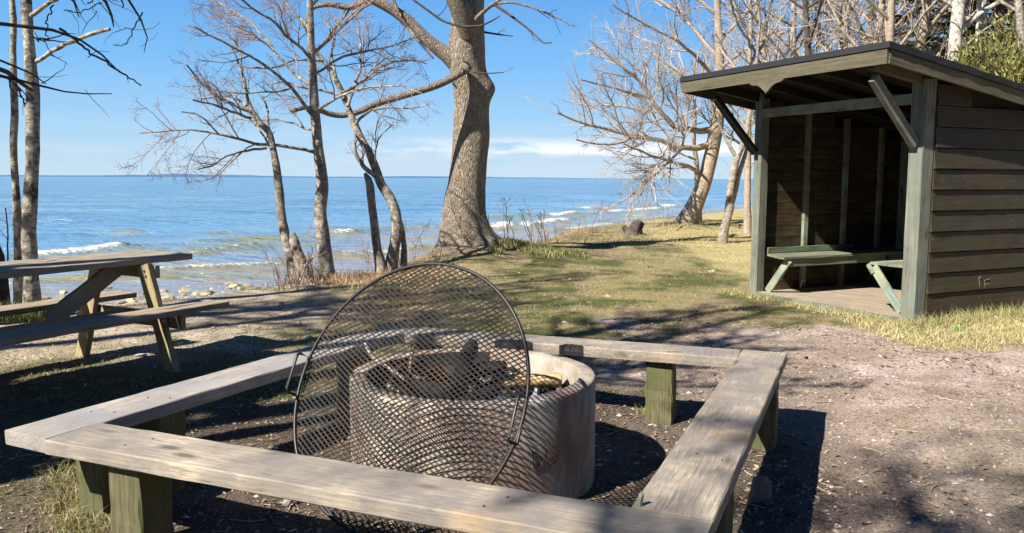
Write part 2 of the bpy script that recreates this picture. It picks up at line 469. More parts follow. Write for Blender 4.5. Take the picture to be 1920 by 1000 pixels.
M_ash = m_bark('grey_lichen_bark', (0.13, 0.11, 0.085), (0.33, 0.29, 0.235), (0.46, 0.42, 0.35), (10, 10, 20), 6.0, 0.9, blotch=0.6)
M_birch = m_bark('pale_mottled_bark', (0.09, 0.075, 0.06), (0.38, 0.335, 0.27), (0.50, 0.46, 0.38), (10, 10, 26), 7.0, 0.8, blotch=0.9)
M_brown = m_bark('brown_smooth_bark', (0.20, 0.155, 0.115), (0.40, 0.325, 0.25), (0.30, 0.26, 0.2), (8, 8, 14), 3.0, 0.4)
M_dead = m_bark('dark_dead_branch_bark', (0.03, 0.025, 0.022), (0.10, 0.08, 0.07), (0.06, 0.05, 0.04), (8, 8, 8), 4.0, 0.4)
M_white = m_bark('white_birch_bark', (0.42, 0.38, 0.31), (0.66, 0.61, 0.52), (0.14, 0.11, 0.09), (5, 5, 30), 7.0, 0.3)
def m_twig(name, a, b):
    q = NT(name, 0.8, 0.2)
    q.col(q.ramp(q.noise(q.pos(), 1.3, 4), [(0.35, a), (0.65, b)])); return q.m
M_twig = m_twig('pinkish_twigs', (0.20, 0.13, 0.115), (0.34, 0.245, 0.21))
M_twig2 = m_twig('grey_brown_twigs', (0.30, 0.25, 0.225), (0.46, 0.40, 0.365))
def m_attr(name, rough=0.9, spec=0.1, trans=0.0, hue=0.2):
    q = NT(name, rough, spec)
    a = q.n('ShaderNodeAttribute'); a.attribute_name = 'Col'
    n = q.noise(q.pos(), 30, 3)
    q.col(q.mix(q.ramp(n, [(0.3, 0.0), (0.7, 1.0)]), q.mix(1.0, a.outputs['Color'], (0.75, 0.75, 0.75), 'MULTIPLY'), a.outputs['Color']))
    if trans: q.b.inputs['Subsurface Weight'].default_value = 0.0
    return q.m
M_blade = m_attr('grass_blades', 0.75, 0.2)
M_litter = m_attr('litter', 0.85, 0.15)
M_stone = m_attr('stone', 0.85, 0.25)
M_needle = m_attr('evergreen_foliage', 0.7, 0.2)

# ------------------------------------------------------------------ terrain
WATER_Z = -0.5
SHX = np.array([-60, -12, -8, -6.3, -4.3, -2.9, -1.0, 0.7, 5, 13.5, 30, 90.0])
SHY = np.array([10, 11.4, 12.3, 13.0, 14.3, 17, 20.8, 27, 34.5, 48, 75, 160.0])
def shore_d(x, y):
    """signed distance to the shoreline, positive on land"""
    x = np.asarray(x, float); y = np.asarray(y, float)
    wob = 0.35 * fbm(x * 0.5, y * 0.5, s=5, o=2)
    best = np.full(x.shape, 1e9)
    for i in range(len(SHX) - 1):
        ax, ay, bx, by = SHX[i], SHY[i], SHX[i + 1], SHY[i + 1]
        dx, dy = bx - ax, by - ay
        t = np.clip(((x - ax) * dx + (y - ay) * dy) / (dx * dx + dy * dy), 0, 1)
        best = np.minimum(best, np.hypot(x - ax - t * dx, y - ay - t * dy))
    sgn = np.where(y < np.interp(x, SHX, SHY), 1.0, -1.0)
    return best * sgn + wob
OAK = aty(878, 474, 16.3); OAK[2] = 0
FIRE = np.array([-0.194, 4.141])
def terr(x, y, fine=True):
    x = np.asarray(x, float); y = np.asarray(y, float)
    d = shore_d(x, y)
    wl_ = 2.4 + 1.9 * smooth((-2.6 - x) / 2.0)
    tl = np.clip(d / wl_, 0, 1); tl = tl + (smooth(tl) - tl) * smooth((x + 4.6) / 2.0)
    z = np.where(d > 0, WATER_Z - 0.02 + 0.52 * tl, WATER_Z - 0.02 + np.maximum(d * 0.10, -1.6))
    z = z + 0.28 * np.exp(-((x - OAK[0] - 0.3) ** 2 + (y - OAK[1]) ** 2) / 1.7)
    far = smooth((y - 11) / 4) * smooth(d / 3)
    z = z + 0.10 * fbm(x * 0.25, y * 0.25, s=3, o=3) * far
    a = x / np.maximum(y, 1)
    z = z + 4.4 * smooth((a - 0.34) / 0.22) * smooth((y - 13) / 8)
    if fine:
        near = np.exp(-np.maximum(y - 6, 0) / 8)
        z = z + 0.018 * fbm(x * 2.1, y * 2.1, s=9, o=4) * (0.5 + near) + 0.05 * fbm(x * 0.9, y * 0.9, s=29, o=4) * smooth((y - 9.5) / 4)
        z = z + 0.007 * fbm(x * 13, y * 13, s=19, o=3) * near
    return z
def ground(x, y):
    return float(terr(np.array([x]), np.array([y]))[0])
def pix_ground(x, y):
    """point of the terrain seen at a pixel"""
    d = ray(x, y); t = np.arange(1.0, 80, 0.03)
    P = np.array([0, 0, CAM_H]) + d[None] * t[:, None]
    z = terr(P[:, 0], P[:, 1]); i = np.argmax(P[:, 2] < z)
    return P[i]

def masks(x, y):
    n = fbm(x * 0.9, y * 0.9, s=31, o=5)
    n2 = fbm(x * 4.0, y * 4.0, s=41, o=3)
    d = shore_d(x, y)
    fire = smooth((2.35 - np.hypot(x - FIRE[0], y - FIRE[1]) + 0.5 * n) / 0.9)
    # gravelly path running past the benches to the shelter and off to the right
    line = 8.6 + 0.55 * (x - 2.0) * (x > 2.0) * 0.35
    path = smooth((x - 0.2 + 1.1 * n + 0.5 * n2) / 1.3) * smooth((line - y + 1.0 * n + 0.5 * n2) / 0.6)
    path = np.maximum(path, smooth((x - 3.3 + .4 * n) / .6) * smooth((8.2 - y) / .8)) 
    strip = smooth((x - 3.4) / 0.5) * smooth((y - (7.15 + 0.18 * (x - 4)) + 0.35 * n + .2 * n2) / 0.35)
    path = path * (1 - strip)
    mixed = smooth((5.4 - y + 0.9 * n) / 1.3) * smooth((x - 1.6) / 1.2)
    pale = smooth((-1.6 - x + 0.9 * n) / 1.4) * smooth((y - 6.0 + 0.9 * n) / 1.2)
    shore = smooth((1.5 - d + 0.6 * n) / 0.9)
    rust = smooth((2.4 - d + 0.6 * n) / 0.8) * smooth((x + 3.8) / 1.0)
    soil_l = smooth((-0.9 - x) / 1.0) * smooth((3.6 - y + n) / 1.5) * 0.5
    return n, n2, d, fire, path, strip, mixed, pale, shore, rust, soil_l
def ground_color(x, y):
    n, n2, d, fire, path, strip, mixed, pale, shore, rust, soil_l = masks(x, y)
    n3 = fbm(x * 1.7 + 9, y * 1.7, s=77, o=4)
    def c(r, g, b): return np.array([r, g, b])[None]
    def mx(A, B, t): return A * (1 - t[:, None]) + B * t[:, None]
    C = mx(c(0.105, 0.115, 0.042) + 0 * x[:, None], c(0.30, 0.255, 0.125), smooth(0.5 + n3 * 2.2))          # lawn: green to straw
    C = mx(C, c(0.24, 0.175, 0.115), smooth(n2 * 1.8 - 0.1))
    C = mx(C, c(0.30, 0.22, 0.17), smooth(fbm(x * 0.8 - 5, y * 1.1, s=92, o=4) * 4 - 0.9) * 0.8)
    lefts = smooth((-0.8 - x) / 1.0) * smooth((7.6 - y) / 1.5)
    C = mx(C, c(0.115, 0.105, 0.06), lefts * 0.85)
    C = mx(C, c(0.56, 0.46, 0.37), pale * (0.62 + 0.3 * np.clip(n2 * 2, -1, 1)))
    C = mx(C, c(0.43, 0.335, 0.275), path * 0.94)
    C = mx(C, c(0.24, 0.185, 0.155), path * smooth(n3 * 2.2 + 0.1) * 0.7)
    C = mx(C, c(0.52, 0.42, 0.38), path * smooth(-n3 * 2.5 + 2.0 * n2 - 0.3) * 0.6)
    C = mx(C, c(0.25, 0.205, 0.145), mixed * 0.8)
    C = mx(C, c(0.17, 0.16, 0.075), mixed * smooth(n * 2.4 - 0.25))
    C = mx(C, c(0.47, 0.40, 0.19), strip * 0.9)
    C = mx(C, c(0.35, 0.22, 0.13), rust * 0.7)
    C = mx(C, c(0.33, 0.27, 0.20), shore * 0.6)
    C = mx(C, c(0.095, 0.075, 0.06), fire * 0.94)
    C = mx(C, c(0.17, 0.135, 0.105), fire * smooth(n2 * 2.0 + 0.1) * 0.5)
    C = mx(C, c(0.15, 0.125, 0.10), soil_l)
    wet = smooth((0.15 - d) / 0.5)
    C = mx(C, c(0.16, 0.13, 0.085), wet * 0.8)
    C = mx(C, c(0.20, 0.20, 0.09), smooth((terr(x, y, False) - 0.8) / 1.0))
    C = C * (1 + 0.22 * n2[:, None])
    return np.clip(C, 0.01, 0.9)

def axis(segs):
    a = []
    for lo, hi, st in segs: a.append(np.arange(lo, hi, st))
    a.append(np.array([segs[-1][1]])); return np.concatenate(a)
gx = axis([(-60, -16, 2.2), (-16, -6, 0.35), (-6, 7, 0.05), (7, 14, 0.25), (14, 60, 1.6), (60, 120, 6)])
gy = axis([(-30, -2, 2.0), (-2, 1.6, 0.3), (1.6, 9, 0.045), (9, 20, 0.11), (20, 45, 0.4), (45, 170, 4)])
GX, GY = np.meshgrid(gx, gy)
px_, py_ = GX.ravel(), GY.ravel()
pz_ = terr(px_, py_)
nx_, ny_ = len(gx), len(gy)
ii = (np.arange(ny_ - 1)[:, None] * nx_ + np.arange(nx_ - 1)[None]).ravel()
FQ = np.stack([ii, ii + 1, ii + nx_ + 1, ii + nx_], 1)
def m_ground():
    q = NT('earth_and_turf', 0.95, 0.1)
    a = q.n('ShaderNodeAttribute'); a.attribute_name = 'Col'
    v = q.pos()
    f = q.noise(v, 45, 6, 0.75); f2 = q.noise(v, 160, 4, 0.7)
    dk = q.ramp(f, [(0.3, 0.45), (0.55, 1.0), (0.75, 1.35)])
    c = q.mix(1.0, a.outputs['Color'], dk, 'MULTIPLY')
    ch = q.vor(v, 75, out='Color')
    sp = q.n('ShaderNodeSeparateColor'); q.t.links.new(ch, sp.inputs[0])
    dist = q.vor(v, 75)
    pal = q.math('MULTIPLY', q.ramp(sp.outputs[0], [(0.8, 0.0), (0.82, 1.0)]), q.ramp(dist, [(0.3, 1.0), (0.42, 0.0)]))
    c = q.mix(q.math('MULTIPLY', pal, 0.5), c, (0.42, 0.37, 0.30))
    drk = q.ramp(sp.outputs[1], [(0.75, 0.0), (0.8, 0.55)])
    c = q.mix(drk, c, q.mix(1.0, c, (0.35, 0.32, 0.3), 'MULTIPLY'))
    q.col(c)
    q.bump(q.math('ADD', q.math('ADD', f, q.math('MULTIPLY', f2, 0.5)), q.math('MULTIPLY', pal, 0.4)), 0.7, 0.02); return q.m
gm = mesh_np('ground', np.stack([px_, py_, pz_], 1), FQ, m_ground(), True)
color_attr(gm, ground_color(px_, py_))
link('ground', gm)['kind'] = 'structure'

# ------------------------------------------------------------------ lake
def wpt(x, y): return onz(x, y, WATER_Z)[:2]
# breaking waves: where each white crest starts and ends, height, foam
CRESTS = []
for (x0, y0, x1, y1, A, fo) in [(70, 478, 222, 467, 0.15, 1.0), (222, 467, 300, 470, 0.10, 0.15), (300, 508, 520, 496, 0.10, 0.75), (360, 474, 460, 467, 0.13, 0.55),
                                (460, 467, 560, 464, 0.09, 0.1), (620, 437, 648, 436, 0.10, 0.8), (648, 436, 760, 430, 0.07, 0.0), (650, 476, 760, 470, 0.09, 0.7), (770, 470, 900, 462, .07, .2),
                                (915, 428, 1062, 414, 0.16, 0.9), (1030, 406, 1066, 404, 0.16, 1.0), (1066, 404, 1100, 410, 0.12, 0.1), (1062, 432, 1145, 422, 0.12, 0.75), (1128, 400, 1226, 392, 0.17, 0.9), (1226, 391, 1256, 387, 0.2, 1.0),
                                (1075, 392, 1103, 391, 0.14, 0.9), (1150, 414, 1240, 410, 0.12, 0.6), (1190, 404, 1215, 408, 0.14, 0.6), (240, 440, 400, 436, 0.09, 0.0), (400, 452, 520, 448, 0.10, 0.0), (80, 525, 420, 515, 0.05, 0.15), (900, 409, 1000, 405, .12, 0.), (450, 520, 520, 516, .05, .3)]:
    CRESTS.append((wpt(x0, y0), wpt(x1, y1), A * 0.9, fo))
def wave(x, y):
    d = -shore_d(x, y)
    sh = smooth(d / 6) * 0.85 + 0.15
    n = fbm(x * 0.12, y * 0.12, s=51, o=2)
    z = 0
    for lam, amp, ang, ph in [(3.3, 0.040, 8, 0.3), (2.1, 0.034, -12, 1.7), (5.2, 0.040, 3, 4.0), (1.25, 0.022, 18, 2.2), (0.85, 0.018, -22, 0.8), (1.6, 0.028, -5, 2.9)]:
        k = 2 * np.pi / lam
        dx, dy = math.sin(R(ang)), math.cos(R(ang))
        p = k * (x * dx + y * dy) + ph + 3.0 * n + 1.2 * fbm(x * 0.35, y * 0.5, s=int(lam * 10), o=2)
        z = z + amp * (1 - 2 * np.abs(np.sin(p / 2)) ** 0.8 + 0.15) * (0.6 + 0.7 * vnoise(x * 0.3, y * 0.6, s=61))
    z = z * sh
    foam = np.zeros_like(x); ol = np.zeros_like(x)
    wx = x + 0.3 * fbm(x * 0.9, y * 0.9, s=71, o=2); wy = y + 0.45 * fbm(x * 0.6, y * 0.5, s=72, o=2)
    for a, b, A, fo in CRESTS:
        u = b - a; L = np.hypot(*u)
        t = ((wx - a[0]) * u[0] + (wy - a[1]) * u[1]) / (L * L)
        px = wx - a[0] - np.clip(t, 0, 1) * u[0]; py = wy - a[1] - np.clip(t, 0, 1) * u[1]
        dd = np.hypot(px, py)
        side = (px * -u[1] + py * u[0]) / L       # + on the lake side
        sc = 0.22 + 0.012 * a[1]
        prof = np.exp(-np.where(side > 0, dd / (1.9 * sc), dd / (0.75 * sc)) ** 2)
        z = z + A * prof
        ol = np.maximum(ol, np.exp(-((side + 0.1 * sc) / (0.9 * sc)) ** 2) * (dd < 3 * sc) * np.exp(-np.maximum(np.abs(t - .5) - .5, 0) * L / 0.6) * 0.8)
        if fo:
            fp = np.exp(-(np.abs(side + 0.25 * sc) / (0.6 * sc)) ** 2) * (dd < 4 * sc) * np.exp(-np.maximum(np.abs(t - .5) - .5, 0) * L / (0.3))
            foam = np.maximum(foam, fo * 0.82 * fp)
    wash = np.exp(-((d - 0.25 - 0.25 * fbm(x * 0.6, y * 0.6, s=88, o=2)) / 0.18) ** 2) * 0.45
    foam = np.maximum(foam, wash * (vnoise(x * .5, y * .5, s=90) > -.1))
    return z, foam, d, ol
wxs = axis([(-45, -14, 0.5), (-14, 22, 0.13), (22, 70, 0.6)])
wys = axis([(10, 26, 0.08), (26, 45, 0.14), (45, 80, 0.3), (80, 140, 0.8)])
WX, WY = np.meshgrid(wxs, wys); wx_, wy_ = WX.ravel(), WY.ravel()
wz_, foam_, wd_, ol_ = wave(wx_, wy_)
edge = smooth((140 - wy_) / 30)
Vw = np.stack([wx_, wy_, WATER_Z + wz_ * edge], 1)
n1 = len(wxs); ii = (np.arange(len(wys) - 1)[:, None] * n1 + np.arange(n1 - 1)[None]).ravel()
Qw = np.stack([ii, ii + 1, ii + n1 + 1, ii + n1], 1)
keep = (wd_[Qw] > -1.6).any(1)
Qw = Qw[keep]
def m_water():
    q = NT('lake_water', 0.07, 0.5)
    q.b.inputs['IOR'].default_value = 1.33
    a = q.n('ShaderNodeAttribute'); a.attribute_name = 'Col'
    sp = q.n('ShaderNodeSeparateColor'); q.t.links.new(a.outputs['Color'], sp.inputs[0])
    foam, depth, fine = sp.outputs[0], sp.outputs[1], sp.outputs[2]
    v = q.pos((1, 1, 1))
    pn = q.noise(q.pos((0.05, 0.16, 0.1)), 1.0, 4, 0.6)
    deep = q.mix(q.ramp(pn, [(0.35, 0.0), (0.7, 1.0)]), (0.09, 0.20, 0.34), (0.17, 0.30, 0.42))
    mid = (0.11, 0.245, 0.40)
    shal = (0.20, 0.23, 0.29)
    c = q.mix(q.ramp(depth, [(0.03, 0.0), (0.14, 1.0)]), shal, mid)
    c = q.mix(q.ramp(depth, [(0.14, 0.0), (0.5, 1.0)]), c, deep)
    bn = q.noise(q.pos((0.12, 0.75, 0.1)), 1.0, 5, 0.6, 0.3)
    c = q.mix(q.math('MULTIPLY', q.ramp(bn, [(0.46, 0.0), (0.60, 0.85)]), q.ramp(depth, [(0.04, 1.0), (0.26, 0.0)])), c, (0.25, 0.205, 0.12))
    c = q.mix(fine, c, (0.20, 0.19, 0.075))
    fn = q.noise(q.pos((1, 2.2, 1)), 7, 7, 0.75)
    ff = q.ramp(q.math('ADD', foam, q.math('MULTIPLY', q.math('SUBTRACT', fn, 0.5), 2.6)), [(0.50, 0.0), (0.74, 1.0)])
    ff = q.math('MULTIPLY', ff, q.ramp(foam, [(0.03, 0.0), (0.12, 1.0)]))
    c = q.mix(ff, c, (0.66, 0.68, 0.68))
    q.col(c)
    far_ = q.ramp(depth, [(0.25, 0.0), (1.0, 1.0)])
    q.set(q.b.inputs['Roughness'], q.math('ADD', q.math('ADD', 0.07, q.math('MULTIPLY', far_, 0.45)), q.math('MULTIPLY', ff, 0.6)))
    q.set(q.b.inputs['Specular IOR Level'], q.math('SUBTRACT', 0.5, q.math('MULTIPLY', far_, 0.36)))
    b1 = q.noise(q.pos((1.1, 3.2, 1)), 1.2, 5, 0.6, 0.4)
    b2 = q.noise(q.pos((0.35, 1.1, 1)), 0.8, 4, 0.55)
    b3 = q.noise(q.pos((3.5, 8.0, 1)), 1.6, 4, 0.6)
    h = q.math('ADD', q.math('ADD', q.math('MULTIPLY', b1, 0.5), b2), q.math('MULTIPLY', b3, 0.10))
    q.bump(h, 1.0, 0.45)
    return q.m
M_water = m_water()
wm = mesh_np('lake', Vw, Qw, M_water, True)
color_attr(wm, np.stack([foam_, np.clip(wd_ / 60, 0, 1), ol_], 1))
# far lake: a coarse ring of quads that starts where the wave mesh ends
FX = np.array([-25000, -45, 70, 25000.0]); FY = np.array([0, 10, 140, 900, 30000.0])
FV, FF = [], []
def fq(x0, x1, y0, y1):
    k = len(FV); FV.extend([(x0, y0, WATER_Z), (x1, y0, WATER_Z), (x1, y1, WATER_Z), (x0, y1, WATER_Z)]); FF.append((k, k + 1, k + 2, k + 3))
fq(-25000, 25000, 140, 900); fq(-25000, 25000, 900, 30000); fq(-25000, -45, 10, 140); fq(70, 25000, 60, 140)
fm = mesh_np('far_lake', np.array(FV), np.array(FF), M_water)
fc = np.zeros((len(FV), 3)); fc[:, 1] = 1.0; color_attr(fm, fc)
lake = link('lake_water', wm); lake['kind'] = 'structure'
fl = link('open_water', fm); fl['kind'] = 'structure'

# far shore: low wooded hills on the horizon
q = NT('haze_blue_wooded_shore', 1.0, 0.0)
q.col(q.ramp(q.noise(q.pos((0.004, 0.004, 0.02)), 1.0, 3), [(0.3, (0.06, 0.12, 0.22)), (0.7, (0.08, 0.15, 0.26))]))  # blue of the air haze is put into the hills' base colour
hx = np.linspace(-11000, 3500, 260); Yh = 14000
prof = 24 + 18 * fbm(hx * 0.0012, hx * 0, s=200, o=4) + 34 * np.exp(-((hx + 5600) / 700) ** 2) * (1 + .3 * fbm(hx * .003, hx * 0, s=3, o=2)) + 20 * np.exp(-((hx + 4600) / 500) ** 2)
prof = prof * smooth((2500 - hx) / 4500) + 2
V = []; Fh = []
for i, (x, p) in enumerate(zip(hx, prof)):
    V += [(x, Yh, -5), (x, Yh + 250, max(p, 1)), (x, Yh + 900, -5)]
for i in range(len(hx) - 1):
    a = i * 3; Fh += [(a, a + 3, a + 4, a + 1), (a + 1, a + 4, a + 5, a + 2)]
link('far_shore_hills', mesh_np('hills', np.array(V), np.array(Fh), q.m))['kind'] = 'structure'

# ------------------------------------------------------------------ seating planks round the fire
zT = 0.46; TH = 0.062
A_ = np.array([-2.093, 3.345]); B_ = np.array([-0.88, 5.85]); C_ = np.array([1.659, 4.927]); D_ = np.array([0.520, 2.213])
def un(v): return v / np.linalg.norm(v)
def inn(d): return np.array([d[1], -d[0]])
cen = (A_ + B_ + C_ + D_) / 4
def side(o0, o1, width):
    d = un(o1 - o0); n = inn(d)
    if np.dot(cen - o0, n) < 0: n = -n
    return d, n
BW = 0.262
def bench(label, o0, o1, posts, mat, width=BW, notches=False):
    d, n = side(o0, o1, width)
    mid = (o0 + o1) / 2
    t = thing('plank_bench', label, 'bench', (mid[0], mid[1], 0), 0, 'plank benches framing the fire ring')
    L = np.linalg.norm(o1 - o0)
    c0 = o0 + n * width / 2; c1 = o1 + n * width / 2
    if not notches:
        sp_o = plank('seat_plank', (*c0, zT - TH / 2), (*c1, zT - TH / 2), width, TH, mat, t, seg=26, ch=0.005, jit=0.0009)
        for s, off in posts:
            for q_ in (-1, 1):
                p = o0 + d * (s + 0.02 * q_) + n * (width / 2 + off + 0.05 * q_); fixing('screw', sp_o, (*p, zT + 0.0004), (0, 0, 1), 0.006, M_screw)
    else:
        # seat board with two bites burnt out of its inner edge
        nseg = 150; xs = np.linspace(0, L, nseg + 1)
        rr = np.random.default_rng(3)
        bite = np.zeros(nseg + 1)
        for (c, hw, dep) in notches:
            q_ = np.abs(xs - c) / hw
            bite = np.maximum(bite, dep * smooth((1 - q_) * 2.4) * (0.75 + 0.5 * rr.random(nseg + 1)))
        rows = []
        ww = width
        for i, x in enumerate(xs):
            b = bite[i]
            sec = [(0, -TH), (0, 0), (ww * 0.5, 0), (ww - b - 0.006, 0), (ww - b * 0.45, -0.006 - min(b * .25, .02)), (ww - b * 0.2, -TH * 0.6), (ww - b * 0.1 - 0.004, -TH)]
            rows.append([(*(o0 + d * x + n * a), zT + z) for a, z in sec])
        V = np.array(rows).reshape(-1, 3) - np.array([mid[0], mid[1], 0]); m = 7
        V[:, 2] += rr.normal(size=len(V)) * 0.0008
        fs = []; mi = []
        for i in range(nseg):
            for k in range(m):
                fs.append((i * m + k, i * m + (k + 1) % m, (i + 1) * m + (k + 1) % m, (i + 1) * m + k))
                mi.append(1 if (k in (3, 4, 5) and max(bite[i], bite[i + 1]) > 0.006) else 0)
        nq = len(fs)
        me = bpy.data.meshes.new('plank'); 
        fs.append(tuple(range(m))[::-1]); fs.append(tuple(nseg * m + k for k in range(m))); mi += [0, 0]
        me.from_pydata([tuple(v) for v in V], [], fs); me.materials.append(mat); me.materials.append(M_char)
        me.polygons.foreach_set('material_index', mi); me.polygons.foreach_set('use_smooth', [False] * len(fs)); me.update()
        import bmesh
        bm = bmesh.new(); bm.from_mesh(me); bmesh.ops.recalc_face_normals(bm, faces=bm.faces); bm.to_mesh(me); bm.free()
        o = link('seat_plank', me, t, Matrix.Translation((mid[0], mid[1], 0)))
    for s, off in posts:
        p = o0 + d * s + n * (width / 2 + off)
        q_ = (*p, 0)
        zb = min(0.0, ground(*p)) - 0.1
        plank('post', (p[0], p[1], zb), (p[0], p[1], zT - TH - 0.001), 0.165, 0.165, M_post, t, up=(d[0], d[1], 0), seg=8, ch=0.007, jit=0.003)
    return t
dF, nF = side(onz(83, 825, zT)[:2], D_, BW)
dL, nL = side(A_, B_, BW)
F0 = A_ + nL * (BW + 0.003) + nL * 0
F0 = onz(84, 825.5, zT)[:2]
bench('long grey plank bench on the left side of the fire ring, nearest the picnic table', A_, B_, [(0.36, 0.0), (0.64, 0.03), (2.2, 0.0)], M_bench2)
bench('pale plank bench nearest the camera, in front of the fire grate', F0, D_, [(0.36, 0.0), (1.9, 0.0)], M_bench)
dR, nR = side(D_, C_, BW)
R0 = D_ + dR * (BW + 0.005) 
bench('broad weathered plank bench on the right of the fire ring, nearest the shelter', R0, C_, [(0.58, -0.02), (2.27, -0.035)], M_bench)
dB, nB = side(B_, C_, BW)
B0 = B_ + dB * (BW * 1.01); B1 = C_ - dB * (BW * 1.03)
def s_on_far(x, y):
    p = onz(x, y, zT)[:2]; return float(np.dot(p - B0, dB))
bench('far plank bench behind the fire ring, two charred bites in its edge', B0, B1,
      [(0.1, 0.0), (float(np.dot(np.array([0.90, 4.98]) - B0, dB)), 0.0)], M_bench, notches=[(s_on_far(965, 640), 0.13, 0.055), (s_on_far(1073, 648), 0.075, 0.05)])

# ------------------------------------------------------------------ concrete fire ring
RO, RI, RH = 0.618, 0.535, 0.5235
t = thing('fire_ring', 'round sooty concrete fire ring standing inside the square of benches', 'fire pit', (FIRE[0], FIRE[1], 0))
ns = 144
prof = [(RO - 0.004, -0.1), (RO, 0.0), (RO, 0.2), (RO, 0.4), (RO, RH - 0.035), (RO - 0.001, RH - 0.010), (RO - 0.006, RH - 0.003), (RO - 0.014, RH - 0.0005), (RO - 0.03, RH), (RI + 0.016, RH), (RI + 0.005, RH - 0.002), (RI + 0.001, RH - 0.008), (RI, RH - 0.03), (RI, 0.2), (RI, 0.0)]
th = np.linspace(0, 2 * np.pi, ns, endpoint=False)
V = np.array([[(r + 0.003 * 0) * np.cos(a), r * np.sin(a), z] for a in th for r, z in prof])
nn = 1 + 0.006 * fbm(V[:, 0] * 9, V[:, 1] * 9, V[:, 2] * 9, s=4, o=3)
chip = np.clip(fbm(V[:, 0] * 7, V[:, 1] * 7, s=14, o=3) - 0.25, 0, 1)
V[:, 0] *= nn; V[:, 1] *= nn
V[:, 2] -= np.where(V[:, 2] > RH - 0.015, chip * 0.03, 0)
m = len(prof)
i = np.arange(ns)[:, None]; k = np.arange(m - 1)[None]
Q = np.stack([i * m + k, ((i + 1) % ns) * m + k, ((i + 1) % ns) * m + k + 1, i * m + k + 1], -1).reshape(-1, 4)
rme = mesh_np('ring', V, Q, M_conc, True); rme.materials.append(simple('dark_concrete', (0.035, 0.03, 0.027), 0.9, 0.15, var=0.5, scale=14, bump=0.6))
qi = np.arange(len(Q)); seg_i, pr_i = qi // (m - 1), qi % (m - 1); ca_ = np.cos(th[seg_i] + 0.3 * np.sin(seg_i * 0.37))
rme.polygons.foreach_set('material_index', ((pr_i >= 11) & (ca_ < 0.25)).astype(np.int32))  # left half of the inner wall takes the darker concrete
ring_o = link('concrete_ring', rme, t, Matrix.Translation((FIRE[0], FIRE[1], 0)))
# scrawled letters on its right front
def on_ring(x, y):
    d = ray(x, y); o = np.array([0, 0, CAM_H]); a = d[0] ** 2 + d[1] ** 2
    f = o[:2] - FIRE; b = 2 * (f @ d[:2]); c = f @ f - (RO + 0.004) ** 2
    tt = (-b - math.sqrt(b * b - 4 * a * c)) / (2 * a); return o + d * tt
g = Geo()
for pts in ([(998, 845), (1001, 862), (1000, 878)], [(996, 846), (1008, 850), (1016, 860), (1012, 871), (1000, 879)], [(1024, 845), (1025, 862), (1032, 875), (1040, 868), (1046, 852), (1050, 840)]):
    g.tube([on_ring(*p) for p in pts], 0.0025, 5)
link('scrawled_letters', g.mesh('letters', M_ink), ring_o)

def blob_mesh(name, r, seed, mat, sub=2, sq=(1, 1, 0.6), rough=0.3, col=None):
    import bmesh
    bm = bmesh.new(); bmesh.ops.create_icosphere(bm, subdivisions=sub, radius=1.0)
    V = np.array([v.co[:] for v in bm.verts]); F = np.array([[v.index for v in f.verts] for f in bm.faces]); bm.free()
    n = 1 + rough * fbm(V[:, 0] * 1.3 + seed * 7.1, V[:, 1] * 1.3, V[:, 2] * 1.3, s=seed, o=3)
    # facet the stone
    rr_ = np.random.default_rng(seed)
    for _ in range(11):
        d = rr_.normal(size=3); d /= np.linalg.norm(d); h = 0.52 + 0.3 * rr_.random()
        over = V @ d - h; V = V - np.clip(over, 0, None)[:, None] * d * 0.9
    V = V * n[:, None] * np.array(sq) * r
    me = mesh_np(name, V, F, mat, False)
    c = np.array(col if col is not None else (0.3, 0.28, 0.25))
    color_attr(me, np.clip(c[None] * (1 + 0.25 * fbm(V[:, 0] / r * 2, V[:, 1] / r * 2, V[:, 2] / r * 2, s=seed + 5, o=2))[:, None], 0, 1))
    return me

# ash and charcoal inside the ring
g = Geo()
rs = np.sqrt(rng.random(1400)) * (RI - 0.02); ta = rng.random(1400) * 2 * np.pi
zz = 0.385 + 0.04 * fbm(rs * np.cos(ta) * 3, rs * np.sin(ta) * 3, s=6, o=2)
for r_, a_, z_ in zip(rs, ta, zz):
    s_ = 0.008 + 0.02 * rng.random() ** 2
    Mx = np.array(Matrix.Rotation(rng.random() * 3, 3, Vector(rng.normal(size=3)).normalized()))
    cc = (0.02, 0.02, 0.02) if rng.random() < 0.6 else ((0.35, 0.35, 0.36) if rng.random() < 0.5 else (0.14, 0.12, 0.10))
    g.box((FIRE[0] + r_ * np.cos(a_), FIRE[1] + r_ * np.sin(a_), z_ + 0.01), np.array([s_, s_ * 0.6, s_ * 0.5]), Mx, cc)
o = link('charcoal', g.mesh('charcoal', M_litter)); tag(o, 'bed of charcoal lumps and grey ash inside the concrete fire ring', 'charcoal', None, 'stuff')
rr = np.linspace(0, RI - 0.001, 14); aa = np.linspace(0, 2 * np.pi, 60, endpoint=False)
V = np.array([[FIRE[0] + r_ * np.cos(a), FIRE[1] + r_ * np.sin(a), 0] for r_ in rr for a in aa]); V[:, 2] = 0.385 + 0.04 * fbm((V[:, 0] - FIRE[0]) * 3, (V[:, 1] - FIRE[1]) * 3, s=6, o=2)
i = np.arange(13)[:, None] * 60; k = np.arange(60)[None]
Q = np.stack([i + k, i + 60 + k, i + 60 + (k + 1) % 60, i + (k + 1) % 60], -1).reshape(-1, 4)
ashm = simple('grey_ash', (0.12, 0.115, 0.115), 0.95, 0.1, var=0.6, scale=50, bump=0.9)
o = link('ash', mesh_np('ash', V, Q, ashm, True)); tag(o, 'dark ash filling the concrete fire ring', 'ash', None, 'stuff')

